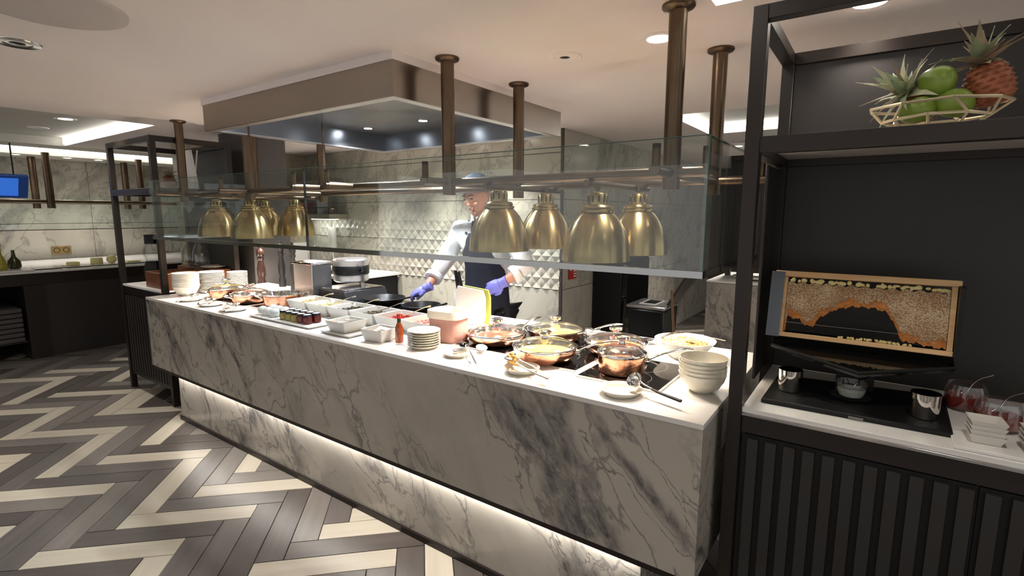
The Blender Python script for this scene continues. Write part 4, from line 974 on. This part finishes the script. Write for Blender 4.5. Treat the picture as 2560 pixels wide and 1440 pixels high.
# ---- tongs with food, spoons
def tongs(loc, rz, label, L=.24, tilt=.0, food=False, spread=.028, mt=None):
    t = thing('serving_tongs', loc, label, 'tongs', rz=rz)
    for s_ in (-1, 1):
        pts = [(L, 0, .006), (L*.75, s_*spread*.5, .012), (L*.45, s_*spread*.75, .02), (L*.12, s_*spread*.5, .024)]
        a = MB().tube(pts, [.007, .006, .0055, .005], 8, flat=.45)
        a.sphere((-.01, s_*spread*.45, .026), .035, .021, .008, 14, 8)
        build('arm', a, mt or mSteel, t)
    if food:
        fm_ = MB(); rr_ = random.Random(9)
        for k in range(16): fm_.sphere((-.03+.06*rr_.random(), -.02+.04*rr_.random(), .006+.04*rr_.random()), .011, .010, .008, 8, 6)
        tag(build('held_food', fm_, M_('tongs_food', lin((206, 160, 84)), .45, var=.4, vscale=50), t), 'golden food held in the tongs')
    return t
tongs((-.795, .125, TOP+.019), -.38, 'steel tongs gripping golden food on a white plate', food=True)
sp1 = thing('black_spoon', (-1.135, .205, TOP+.022), 'long spoon with dark bowl lying across the small white plate', 'spoon', rz=-.62)
build('bowl', MB().sphere((0, 0, .016), .036, .024, .011, 16, 8), mBlackG, sp1); build('handle', MB().tube([(.03, 0, .018), (.12, 0, .010), (.22, 0, -.016)], [.004, .0035, .005], 8, flat=.6), mSteel, sp1)
sp2 = thing('white_ladle_spoon', (-1.065, .250, TOP+.012), 'white serving spoon lying on the hob beside the black spoon', 'spoon', rz=-.62)
build('bowl', MB().sphere((0, 0, .014), .042, .026, .011, 16, 8), mWhiteL, sp2); build('handle', MB().tube([(.03, 0, .014), (.12, 0, .010), (.20, 0, .002)], [.0045, .004, .006], 8, flat=.6), mWhiteL, sp2)
sp3 = thing('steel_spoon', (-1.14, .155, TOP+.014), 'slim steel spoon lying on the small white plate', 'spoon', rz=-.5)
build('bowl', MB().sphere((0, 0, .006), .022, .015, .006, 14, 8), mSteel, sp3); build('handle', MB().tube([(.018, 0, .008), (.10, 0, .006), (.19, 0, -.008)], [.003, .003, .0045], 8, flat=.6), mSteel, sp3)
def serv_spoon(x, y, rz, label, L=.22, mt=None):
    t = thing('serving_spoon', (x, y, TOP+.014), label, 'spoon', rz=rz)
    build('bowl', MB().sphere((0, 0, .022), .040, .028, .016, 16, 8), mt or mSteel, t); build('handle', MB().tube([(.03, 0, .026), (.10, 0, .03), (L, 0, -.004)], [.005, .004, .007], 8, flat=.6), mt or mSteel, t)
serv_spoon(-3.71, .155, -1.15, 'silver serving spoon leaning on the plate nearest the white bowl stack', .15)
tongs((-3.42, .135, TOP+.012), -.9, 'silver tongs standing open on the middle spoon plate', L=.14, spread=.05)
tongs((-3.09, .13, TOP+.012), -.7, 'silver tongs lying on the plate before the open copper pot', L=.16, spread=.05)
# serving spoons at the chef side rim
for (x, y, lb) in ((-.86, .905, 'slotted serving spoon at the chef side edge behind the vegetable pan'), (-.50, .85, 'slotted serving spoon at the chef side edge behind the bacon pan')):
    t = thing('slotted_spoon', (x, y, TOP+.001), lb, 'spoon', rz=PI+.35)
    b_ = MB().sphere((0, 0, .020), .036, .03, .010, 14, 8)
    build('bowl', b_, mSteel, t, None, None); build('handle', MB().tube([(.03, 0, .02), (.12, 0, .012), (.22, 0, .006)], [.004, .004, .006], 8, flat=.6), mSteel, t)
    build('fork_tip', MB().box(-.075, -.03, -.016, -.008, .016, .022).box(-.075, -.03, -.004, .004, .016, .022).box(-.075, -.03, .008, .016, .016, .022), mSteel, t)
    tag(build('spoon_rest', MB().lathe(plate_prof(.07, .012, .74), 30), mCer, None, (x-.0, y+.0, TOP+.0005)), lb.replace('slotted serving spoon', 'small white spoon rest'), 'plate') if False else None
# ---- bread bag
bb = thing('bread_bag', (-1.352, .345, TOP), 'pink fabric bread bag with a turned down white cuff', 'bag', rz=.12)
def sq_loft(levels, n=40, noise_amp=.004, seed=0, close_bottom=True):
    mb = MB(); vs = []; fs = []
    for li, (hx_, hy_, z, p_) in enumerate(levels):
        for j in range(n):
            q = 2*PI*j/n; cq, sq = math.cos(q), math.sin(q)
            k = (abs(cq)**p_+abs(sq)**p_)**(-1/p_)
            nz_ = noise.noise(Vector((cq*2.2+seed, sq*2.2, z*16)))*noise_amp
            vs.append((cq*k*hx_+cq*nz_, sq*k*hy_+sq*nz_, z+nz_*.25))
    m_ = len(levels)
    for i in range(m_-1):
        for j in range(n): fs.append((i*n+j, i*n+(j+1)%n, (i+1)*n+(j+1)%n, (i+1)*n+j))
    if close_bottom: fs.append(tuple(range(n-1, -1, -1)))
    return mb.add(vs, fs, True)
build('bag_body', sq_loft([(.086, .066, .001, 4), (.092, .072, .02, 4), (.091, .071, .05, 4), (.088, .069, .085, 4), (.090, .070, .115, 4), (.088, .068, .15, 4)], 48, .011, 3), M_('pink_linen', lin((196, 148, 138)), .9, bump=.3, bscale=220), bb)
build('cuff', sq_loft([(.090, .070, .150, 4), (.096, .075, .152, 4), (.098, .077, .122, 4), (.0985, .0775, .120, 4), (.099, .078, .124, 4), (.097, .076, .158, 4), (.094, .073, .160, 4), (.086, .066, .155, 4), (.080, .06, .11, 4)], 48, .005, 7, False), M_('cream_linen', lin((226, 216, 202)), .9, bump=.3, bscale=220), bb)
brd = tag(build('bread_roll', MB().sphere((0, 0, .02), .055, .045, .03, 16, 10), mBread, None, (-1.355, .345, TOP+.085), (0, 0, .3)), 'pale bread roll inside the pink bread bag', 'bread')
# ---- utensil jar, upright boards
uj = thing('utensil_jar', (-1.63, .80, TOP), 'white ceramic jar holding two black handled knives', 'jar')
build('jar', MB().lathe([(0, 0), (.062, 0), (.066, .006), (.068, .165), (.066, .168), (.062, .165), (.060, .01), (0, .008)], 36), mCer, uj)
for k, (dx, tl, lb) in enumerate(((-.03, -.16, 'knife with black handle standing in the white jar, nearer the frying pans'), (.02, -.26, 'knife with black handle standing in the white jar, nearer the white boards'))):
    kn = thing('kitchen_knife', (-1.63+dx, .80, TOP+.012), lb, 'knife'); kn.rotation_euler = (0, tl, 0)
    build('handle', MB().box(-.009, .009, -.007, .007, .17, .285), mBlack, kn, bevel=.003, seg=2); build('blade', MB().box(-.010, .010, -.001, .001, 0, .17), mSteel, kn)
for k, (x, y, mt, R_, rz, lb) in enumerate(((-1.500, .70, mCer, .118, .15, 'large white plate standing upright behind the pink bread bag'), (-1.492, .738, M_('olive_board', lin((176, 178, 84)), .5), .115, .15, 'olive green board standing behind the upright white plate'))):
    t = thing('upright_plate' if k == 0 else 'cutting_board', (x, y, TOP+.001), lb, 'plate' if k == 0 else 'board', rz=rz)
    pts = [(-.085, 0), (.085, 0), (.10, .06), (.10, .16), (.085, .205), (-.085, .222), (-.10, .18), (-.10, .06)]
    build('board', MB().prism(pts, 0, .012, RX(PI/2)), mt, t, bevel=.004, seg=2)
# ---- hot sauce
hsx = lathe_thing('hot_sauce_bottle', (-1.525, .168, TOP), [('bottle', [(0, 0), (.0185, 0), (.020, .003), (.020, .075), (.012, .095), (.0085, .102), (.0085, .118), (0, .118)], M_('sauce_glass', lin((160, 70, 24)), .06, spec=.7, var=.25, vscale=20), 24),
    ('neck_band', [(.0092, .098), (.0094, .120), (.0088, .122)], M_('green_foil', lin((24, 60, 36)), .35, .3), 20), ('cap', [(.0095, .121), (.0105, .122), (.0105, .142), (.0095, .144), (0, .144)], M_('red_cap', lin((206, 48, 44)), .35), 20)], 'small hot sauce bottle with red cap and green neck', 'bottle')
lbm = MB(); 
for (u0, u1) in ((0, 1),):
    dia = [(0, .014), (.019, .036), (0, .058), (-.019, .036)]
    for k, (p_, q_) in enumerate(zip(dia, dia[1:]+dia[:1])):
        cvs = []
        for (a_, z_) in ((0, .036), p_, q_):
            th = -PI/2+.05+a_/.0203; cvs.append((.0205*math.cos(th), .0205*math.sin(th), z_))
        lbm.add(cvs, [(0, 1, 2)])
build('label', lbm, M_('label_paper', lin((226, 220, 206)), .6), hsx)
# ---- square dishes in the front row
def dish_thing(name, x, y, a, h, label, rz=0, z=TOP+.0005, flare=1.28):
    return tag(build(name, square_dish_mb(a, h, flare, .006), mCer, None, (x, y, z), (0, 0, rz), bevel=.0025, seg=2), label, 'dish')
tag(build('serving_tray', MB().frustum((.112, .085), (.12, .093), 0, .012), mCer, None, (-1.905, .150, TOP+.0005), bevel=.003), 'white rectangular tray under the square dish of sachets', 'tray')
dish_thing('sachet_dish', -1.915, .150, .080, .058, 'white square dish full of paper sachets on a white tray', .0, TOP+.013)
dish_thing('sachet_dish', -1.64, .145, .070, .062, 'white square dish with few sachets next to the hot sauce bottle', .12)
rs = random.Random(2)
mSach = M_('sachet_paper', lin((222, 212, 200)), .6)
for k in range(9):
    tag(build('paper_sachet', MB().box(-.028, .028, -.018, .018, 0, .003), mSach, None, (-1.915-.03+.06*rs.random(), .15-.03+.06*rs.random(), TOP+.030+k*.0045), (.25*rs.random(), .4*(rs.random()-.5), rs.random()*3)), 'paper sachet lying in the dish on the white tray', 'sachet', 'sachets in the dish on the tray')
for k in range(3):
    tag(build('paper_sachet', MB().box(-.028, .028, -.018, .018, 0, .003), mSach, None, (-1.64-.01+.02*k, .15, TOP+.046+k*.006), (.2, .15*k, .4*k)), 'paper sachet lying in the dish next to the hot sauce bottle', 'sachet', 'sachets in the dish by the hot sauce')
# ---- jam jars and clear cups on a tray
tag(build('serving_tray', MB().frustum((.305, .085), (.315, .095), 0, .012), mCer, None, (-2.45, .155, TOP+.0005), bevel=.003), 'long white tray carrying the little jam jars and clear cups', 'tray')
JZ = TOP+.013
def small_jar(col, nm):
    t = thing('small_jam_jar', (0, 0, JZ), '', 'jar', 'little jam jars on the white tray')
    build('jar', MB().lathe([(0, 0), (.022, 0), (.026, .004), (.0265, .034), (.023, .042), (0, .042)], 22), M_(nm, lin(col), .08, spec=.7, var=.25, vscale=60), t)
    build('lid', MB().lathe([(.0245, .041), (.0248, .051), (.0235, .053), (.0185, .0525)], 22), M_(nm+'_lid', lin((40, 44, 60)), .3, .4), t)
    build('lid_label', MB().lathe([(.019, .0532), (0, .0534)], 20), mWhiteL, t)
    return t
red = small_jar((96, 20, 16), 'red_preserve'); yel = small_jar((150, 138, 64), 'green_preserve')
k_ = 0
for i in range(5):
    for j in range(2):
        src = red if i >= 3 else yel
        lb = 'little jar of dark red jam on the long white tray' if i >= 3 else 'little jar of yellow green jam on the long white tray'
        loc = (-2.465+.0585*i, .120+.0585*j, JZ)
        if (src is red and i == 3 and j == 0) or (src is yel and i == 0 and j == 0): src.location = loc; src['label'] = lb
        else: copy_tree(src, loc, None, lb)
cp_ = thing('clear_cup', (0, 0, JZ), 'small clear cup with frosted contents on the long white tray', 'cup', 'clear cups on the white tray')
build('cup', MB().lathe([(0, 0), (.022, 0), (.029, .01), (.031, .035), (.029, .048), (.027, .048), (.029, .035), (.027, .012), (0, .004)], 22), mJar, cp_)
build('contents', MB().lathe([(0, .005), (.026, .012), (.0285, .032), (.02, .046), (.008, .052), (0, .05)], 20), M_('cream_dollop', lin((222, 222, 220)), .4, bump=.5, bscale=40), cp_)
for i in range(3):
    for j in range(2):
        loc = (-2.705+.069*i, .122+.068*j, JZ)
        if i == 0 and j == 0: cp_.location = loc
        else: copy_tree(cp_, loc)
# ---- row of six deep dishes with toppings
tops = [('sliced almonds', (206, 182, 132), (150, 112, 66)), ('noodles', (222, 200, 150), (180, 150, 90)), ('dark olives', (70, 62, 40), (40, 36, 24)), ('dark mushrooms', (96, 84, 66), (60, 52, 40)), ('red tomato salsa', (176, 60, 40), (120, 30, 20)), ('diced pink ham', (214, 140, 132), (180, 100, 96))]
for k, (nm, ca, cb) in enumerate(tops):
    x = -2.67+.222*k; y = .43-.004*k
    dish_thing('deep_dish', x, y, .108, .072, 'deep white square dish of %s in the row behind the jam jars' % nm, -.03, flare=1.22)
    fo = MB(); fo.frustum((.084, .084), (.091, .091), .030, .044); rr_ = random.Random(k)
    for q in range(70):
        fo.sphere((-.08+.16*rr_.random(), -.08+.16*rr_.random(), .044+.008*rr_.random()), .009, .006, .005, 6, 4, None)
    tag(build('topping', fo, M_('topping_%d' % k, lin(ca), .5, var=.4, vscale=45), None, (x, y, TOP+.001), (0, 0, -.03)), '%s heaped in a deep white square dish' % nm, 'food', kind='stuff')
    t = thing('topping_spoon', (x+.01, y+.02, TOP+.062), 'spoon standing in the deep dish of %s' % nm, 'spoon', rz=.35+.12*k)
    build('spoon', MB().tube([(0, 0, 0), (.05, 0, .018), (.12, .0, .045), (.15, 0, .05)], [.004, .0035, .005, .010], 8, flat=.55), mSteel if k % 2 else mHorn, t)
# ---- cooking zone behind: frying pans, waffle maker, mills
gp = tag(build('griddle_plate', MB().box(-2.52, -1.72, .57, .965, TOP+.0005, TOP+.022), mBlackG, bevel=.004), 'black glass cooking plate under the frying pans', 'griddle')
def fry_pan(x, y, R_, z, ang, label, hl=.20):
    t = thing('frying_pan', (x, y, z), label, 'pan', 'black frying pans')
    build('body', MB().lathe([(0, 0), (R_*.78, 0), (R_*.82, .004), (R_*.97, .042), (R_, .047), (R_*.985, .048), (R_*.94, .04), (R_*.76, .007), (0, .006)], 40), M_('pan_black', lin((26, 25, 25)), .3, spec=.5) if 'pan_black' not in MATS else MATS['pan_black'], t)
    dx, dy = math.cos(ang), math.sin(ang)
    build('handle', MB().tube([(dx*R_*.95, dy*R_*.95, .038), (dx*(R_+.06), dy*(R_+.06), .06), (dx*(R_+hl), dy*(R_+hl), .085)], [.010, .009, .012], 10, flat=.6), mBlack, t)
    return t
fry_pan(-2.335, .775, .145, TOP+.0225, .10, 'black frying pan beside the waffle maker held by the gloved hand', .17)
fry_pan(-1.93, .725, .125, TOP+.0225, -.2, 'black frying pan in front of the chef next to the white jar', .14)
for k in range(3): tag(build('lemon_wedge', MB().sphere((0, 0, .012), .05, .014, .012, 14, 8), M_('lemon', lin((214, 186, 70)), .5) if 'lemon' not in MATS else MATS['lemon'], None, (-2.10+.01*k, .575+.022*k, TOP+.0225), (0, 0, .1)), 'yellow strip lying beside the black frying pan', 'food', 'yellow strips')
wm = thing('waffle_maker', (-2.80, .76, TOP), 'stainless rotating waffle maker with black wedge base', 'waffle maker')
build('control_box', MB().box(-.27, -.045, -.19, -.03, .0, .275), mGalv, wm, bevel=.004)
build('box_side', MB().box(-.044, -.040, -.185, -.035, .06, .27), M_('side_grey', lin((90, 88, 88)), .4, .5), wm)
build('box_lid', MB().box(-.28, -.035, -.20, -.02, .276, .292), mSteel, wm, bevel=.003)
build('rating_label', MB().box(-.11, -.055, -.1918, -.1904, .015, .06), mWhiteL, wm)
build('wedge_base', MB().prism([(-.17, 0), (.17, 0), (.12, .11), (-.17, .11)], 0, .36, T(.16, .19, 0) @ RX(PI/2)), M_('base_black', lin((44, 44, 46)), .35, .2), wm, bevel=.004)
build('drip_plate', MB().box(-.02, .28, -.15, .17, .111, .118), mSteel, wm)
build('upper_grill', MB().lathe([(0, .05), (.118, .05), (.127, .04), (.127, 0), (0, 0)], 40, T(-.01, .115, .255)), mGalv, wm)
build('black_band', MB().lathe([(.130, .03), (.133, .025), (.133, -.03), (.130, -.035), (0, -.035)], 40, T(-.01, .115, .225)), mBlack, wm)
build('lower_grill', MB().lathe([(0, 0), (.123, 0), (.127, -.01), (.127, -.045), (.113, -.055), (0, -.055)], 40, T(-.01, .115, .19)), mGalv, wm)
build('pivot_arm', MB().box(-.20, -.13, .09, .14, .215, .262), mBlack, wm, bevel=.006)
build('handle', MB().tube([(.12, .10, .225), (.155, .09, .235), (.16, .08, .262)], .013, 10), mBlack, wm); build('stand_leg', MB().box(.10, .12, .10, .13, .11, .215), mSteel, wm)
def mill(x, y, h, mt, label, R_=.03):
    return lathe_thing('pepper_mill', (x, y, TOP), [('body', [(0, 0), (R_, 0), (R_*1.05, .01), (R_*.95, .03), (R_*1.02, h*.14), (R_*.7, h*.22), (R_*.95, h*.34), (R_*.98, h*.45), (R_*.55, h*.66), (R_*.8, h*.70), (R_*.8, h*.74), (0, h*.74)], mt, 26), ('head', [(R_*.5, h*.74), (R_*.85, h*.78), (R_*.9, h*.86), (R_*.6, h*.93), (R_*.3, h*.95), (R_*.32, h*.985), (0, h)], mt, 26)], label, 'pepper mill', 'tall pepper mills')
mill(-3.58, .885, .40, mBlack, 'tall black pepper mill next to the waffle maker'); mill(-3.83, .93, .40, mBlack, 'tall black pepper mill between the other black mill and the grey column')
mill(-3.88, .775, .36, M_('dark_mahogany', lin((44, 24, 22)), .25, coat=.3), 'tall dark red wooden mill in front of the grey column', .036)
tag(build('white_napkin_box', MB().box(-3.66, -3.50, .60, .70, TOP+.007, TOP+.075), mCer, bevel=.006, seg=2), 'white ceramic box behind the lidded copper pots', 'box')

# ================================================================ CHEF
def skin_eval(verts, edges, radii, sub=2, root=0):
    me = bpy.data.meshes.new('tmp_skin'); me.from_pydata([tuple(v) for v in verts], edges, []); o = bpy.data.objects.new('tmp_skin', me); COL.objects.link(o)
    md = o.modifiers.new('skin', 'SKIN'); md.use_smooth_shade = True
    sv = me.skin_vertices[0].data
    for i, rr in enumerate(radii):
        sv[i].radius = rr if isinstance(rr, tuple) else (rr, rr); sv[i].use_root = (i == root)
    ss = o.modifiers.new('sub', 'SUBSURF'); ss.levels = sub; ss.render_levels = sub
    dg = bpy.context.evaluated_depsgraph_get(); ev = o.evaluated_get(dg); m2 = ev.to_mesh()
    mb = MB(); mb.add([tuple(v.co) for v in m2.vertices], [tuple(p.vertices) for p in m2.polygons], True)
    ev.to_mesh_clear(); bpy.data.objects.remove(o); bpy.data.meshes.remove(me)
    return mb
def remesh_obj(name, mb, mat, parent, vox, smooth=6):
    o = build(name, mb, mat, parent)
    md = o.modifiers.new('remesh', 'REMESH'); md.mode = 'VOXEL'; md.voxel_size = vox; md.use_smooth_shade = True
    sm = o.modifiers.new('smooth', 'SMOOTH'); sm.iterations = smooth; sm.factor = .5
    return o
X0 = -1.755
SH_R, EL_R, WR_R, HA_R = Vector((-1.955, 1.14, 1.450)), Vector((-2.025, 1.02, 1.215)), Vector((-2.01, .86, 1.085)), Vector((-2.085, .80, 1.04))
SH_L, EL_L, WR_L, HA_L = Vector((-1.56, 1.17, 1.462)), Vector((-1.395, 1.13, 1.235)), Vector((-1.50, 1.005, 1.140)), Vector((-1.60, .94, 1.105))
HC = Vector((-1.765, 1.085, 1.690))
chef = thing('person', (X0, 1.2, 0), 'chef in white shirt, navy apron, hair cap and violet gloves tending the pans', 'person')
def PP(n, mb, mt, vox=None, smooth=6):
    o = remesh_obj(n, mb, mt, chef, vox, smooth) if vox else build(n, mb, mt, chef)
    o.location = (-X0, -1.2, 0); return o
# body (one surface): trunk, legs, arms, neck, head with nose and ears
V_ = [(X0, 1.2, .98), (X0, 1.19, 1.12), (X0, 1.18, 1.28), (X0, 1.17, 1.42), (-1.76, 1.155, 1.50), (-1.763, 1.125, 1.565), (-1.765, 1.11, 1.62),
      SH_R, EL_R, WR_R, SH_L, EL_L, WR_L, (X0-.10, 1.21, .90), (X0-.11, 1.20, .50), (X0-.11, 1.22, .09), (X0+.10, 1.21, .90), (X0+.11, 1.20, .50), (X0+.11, 1.22, .09), (X0-.12, 1.08, .05), (X0+.12, 1.08, .05)]
E_ = [(0,1),(1,2),(2,3),(3,4),(4,5),(5,6),(3,7),(7,8),(8,9),(3,10),(10,11),(11,12),(0,13),(13,14),(14,15),(0,16),(16,17),(17,18),(15,19),(18,20)]
R_ = [(.15, .11), (.14, .105), (.15, .11), (.14, .10), .075, .052, .05, .062, .045, .029, .062, .045, .029, .085, .058, .04, .085, .058, .04, .04, .04]
body = skin_eval(V_, E_, R_)
HM = Matrix.Translation(HC) @ RZ(-.10) @ RX(.38)
def headfn(p):
    x, y, z = p.x, p.y, p.z
    if z < 0:
        k = -z; x *= 1-.30*k*k; y = y*(1-.12*k)-.10*k*k
        if y < 0: y *= 1-.06*k
    if y < -.3: y = -.3+(y+.3)*.82
    return Vector((x, y, z))
hd_ = MB(); hd_.sphere((0, 0, 0), .078, .100, .120, 32, 22, fn=headfn)
hd_.sphere((0, -.080, -.020), .013, .020, .026, 12, 8, RX(-.12)); hd_.sphere((0, -.094, -.034), .0145, .013, .011, 12, 8)
hd_.sphere((0, -.078, .020), .045, .013, .010, 12, 8)
hd_.sphere((0, -.083, -.062), .024, .010, .0065, 12, 8); hd_.sphere((0, -.083, -.073), .020, .010, .0065, 12, 8); hd_.sphere((0, -.072, -.100), .022, .018, .016, 12, 8)
for s_ in (-1, 1):
    hd_.sphere((s_*.077, .012, -.012), .010, .018, .030, 10, 8); hd_.sphere((s_*.040, -.068, -.035), .022, .016, .018, 10, 8)
body.add(hd_.v, hd_.f, True, HM)
bo = PP('body', body, mSkin, .0045, 5)
for s_ in (-1, 1):
    e_ = MB(); e_.sphere((s_*.032, -.0845, .000), .012, .004, .0042, 12, 6); q = MB(); q.add(e_.v, e_.f, True, HM); PP('eye', q, M_('eye_dark', lin((38, 26, 24)), .3) if 'eye_dark' not in MATS else MATS['eye_dark'])
    b_ = MB().tube([(s_*.014, -.090, .017), (s_*.034, -.088, .024), (s_*.054, -.076, .018)], [.0035, .0042, .002], 6, flat=.7); q = MB(); q.add(b_.v, b_.f, True, HM); PP('eyebrow', q, mBrow)
lp = MB().tube([(-.020, -.0905, -.0665), (0, -.0945, -.0655), (.020, -.0905, -.0665)], [.0012, .0022, .0012], 6); q = MB(); q.add(lp.v, lp.f, True, HM); PP('lips', q, M_('lip', lin((150, 84, 78)), .5))
# hair cap
cpm = MB(); cpm.sphere((0, .006, .030), .093, .116, .108, 30, 20, fn=lambda p: Vector((p.x*(1+.03*math.sin(9*p.y+4*p.z)), p.y*(1+.03*math.sin(8*p.x)), max(p.z, -.12+.42*max(0, -p.y)*.8))))
q = MB(); q.add(cpm.v, cpm.f, True, HM); PP('hair_cap', q, mHair)
bn_ = MB()
ring = []
for k in range(33):
    a_ = 2*PI*k/32; ring.append((.094*math.cos(a_), .006+.117*math.sin(a_), .020+.036*max(0, -math.sin(a_))))
bn_.tube(ring, .006, 8); q = MB(); q.add(bn_.v, bn_.f, True, HM); PP('cap_band', q, mHair)
# shirt: trunk and sleeves, cuffs rolled at the forearm
fR = EL_R.lerp(WR_R, .52); fL = EL_L.lerp(WR_L, .45)
Vs = [(X0, 1.2, .93), (X0, 1.19, 1.12), (X0, 1.18, 1.28), (X0, 1.17, 1.42), (-1.76, 1.155, 1.505), SH_R, SH_R.lerp(EL_R, .5), EL_R, fR, SH_L, SH_L.lerp(EL_L, .5), EL_L, fL]
Es = [(0,1),(1,2),(2,3),(3,4),(3,5),(5,6),(6,7),(7,8),(3,9),(9,10),(10,11),(11,12)]
Rs = [(.165, .125), (.155, .12), (.165, .125), (.155, .112), .082, .085, .074, .066, .056, .085, .074, .068, .062]
shirt = skin_eval(Vs, Es, Rs)
def crumple(mb, amp, sc):
    out = []
    for p in mb.v:
        n_ = noise.noise_vector(Vector(p)*sc); out.append((p[0]+n_.x*amp, p[1]+n_.y*amp, p[2]+n_.z*amp))
    mb.v = out; return mb
PP('shirt', crumple(shirt, .012, 11), mShirt, .006, 3)
for c0, c1, rr in ((EL_R.lerp(WR_R, .40), EL_R.lerp(WR_R, .62), .058), (EL_L.lerp(WR_L, .36), EL_L.lerp(WR_L, .60), .062)):
    PP('cuff', crumple(MB().tube([c0, c0.lerp(c1, .5), c1, c1.lerp(c0, .05)], [rr*.9, rr*1.02, rr, rr*.6], 20, False), .004, 30), mShirt)
col = MB()
for s_ in (-1, 1):
    col.add([(-1.76+s_*.008, 1.065, 1.500), (-1.76+s_*.075, 1.11, 1.535), (-1.76+s_*.07, 1.10, 1.575), (-1.76+s_*.01, 1.055, 1.545), (-1.76+s_*.055, 1.055, 1.49)], [(0, 1, 2, 3), (0, 4, 1)] if s_ > 0 else [(3, 2, 1, 0), (1, 4, 0)])
co = PP('collar', col, mShirt); so = co.modifiers.new('solid', 'SOLIDIFY'); so.thickness = .004
PP('tie', MB().tube([(-1.76, 1.050, 1.52), (-1.758, 1.043, 1.47), (-1.756, 1.040, 1.38)], [.014, .018, .026], 8, flat=.3), mNavy)
# apron
ap = MB(); vs = []; n = 24; lev = [(.42, .20, .165, 1.25), (.70, .205, .17, 1.35), (.90, .20, .165, 1.45), (1.0, .187, .152, 1.5), (1.10, .176, .142, 1.5), (1.20, .176, .140, 1.25), (1.30, .180, .142, .80), (1.40, .178, .135, .52), (1.44, .17, .128, .46)]
for (z, rx, ry, half) in lev:
    for j in range(n+1):
        a_ = -PI/2-half+2*half*j/n; vs.append((X0+rx*math.cos(a_), 1.195-(.02 if z > 1.2 else 0)+ry*math.sin(a_)+.004*math.sin(a_*9+z*5), z))
fs = [(i*(n+1)+j, i*(n+1)+j+1, (i+1)*(n+1)+j+1, (i+1)*(n+1)+j) for i in range(len(lev)-1) for j in range(n)]
ap.add(vs, fs, True); ao_ = PP('apron', ap, mNavy); so = ao_.modifiers.new('solid', 'SOLIDIFY'); so.thickness = .006
for s_ in (-1, 1): PP('apron_strap', MB().tube([(X0+s_*.075, 1.052, 1.435), (X0+s_*.09, 1.10, 1.52), (X0+s_*.07, 1.20, 1.535)], .011, 8, flat=.3), mNavy)
PP('trousers', skin_eval([(X0, 1.21, .96), (X0-.10, 1.21, .88), (X0-.11, 1.20, .50), (X0-.11, 1.22, .12), (X0+.10, 1.21, .88), (X0+.11, 1.20, .50), (X0+.11, 1.22, .12)], [(0,1),(1,2),(2,3),(0,4),(4,5),(5,6)], [(.155, .12), .10, .075, .06, .10, .075, .06]), mBlack, .012, 3)
PP('shoes', MB().sphere((X0-.12, 1.13, .045), .05, .14, .044, 14, 8).sphere((X0+.12, 1.13, .045), .05, .14, .044, 14, 8), mBlack)
# gloves
def glove(wrist, tip, nrm, side, curls, spread, thumb):
    """palm with five separate bent fingers; wrist->tip is the hand axis, nrm the back of the hand"""
    w_, d_ = Vector(wrist), (Vector(tip)-Vector(wrist)).normalized(); n_ = Vector(nrm); n_ = (n_-d_*n_.dot(d_)).normalized(); s_ = d_.cross(n_)*side
    L_ = Matrix(((s_.x, d_.x, n_.x, w_.x), (s_.y, d_.y, n_.y, w_.y), (s_.z, d_.z, n_.z, w_.z), (0, 0, 0, 1)))
    mb = MB(); mb.tube([(0, -.035, 0), (0, -.005, 0), (0, .02, 0)], [.038, .034, .036], 18, True, L_, flat=.85)
    mb.sphere((0, .050, 0), .044, .056, .019, 20, 12, L_)
    lens = (.070, .080, .076, .060)
    for k in range(4):
        x = -.031+.0205*k; base = Vector((x, .082-.006*abs(k-1.4), .002)); a0 = spread*(k-1.5); c = curls[k]
        pts = [base-Vector((0, .025, 0)), base]; p = base; ang = c*.35
        for seg, fr_ in enumerate((.42, .32, .26)):
            dv = Vector((math.sin(a0)*math.cos(ang), math.cos(a0)*math.cos(ang), -math.sin(ang))); p = p+dv*lens[k]*fr_; pts.append(p); ang += c
        mb.tube(pts, [.0115, .0112, .0105, .0095, .008], 12, True, L_); mb.sphere(pts[-1], .0082, nu=10, nv=6, M=L_)
    tp = [Vector((-.030, .018, -.004)), Vector((-.050, .040, -.012)), Vector((-.056+thumb*.012, .066, -.022)), Vector((-.048+thumb*.03, .088, -.030-.01*thumb))]
    mb.tube(tp, [.015, .0125, .0115, .0095], 12, True, L_); mb.sphere(tp[-1], .0097, nu=10, nv=6, M=L_)
    return mb
gR = glove(WR_R, HA_R+Vector((-.06, -.01, -.02)), (-.10, -.45, .85), 1, (.55, .62, .68, .75), .05, .8)
PP('glove', gR, mGlove, .0032, 3)
gL = glove(WR_L, HA_L+Vector((-.07, -.01, -.05)), (.35, -.75, .45), 1, (.65, .7, .75, .8), .03, .9)
PP('glove', gL, mGlove, .0032, 3)
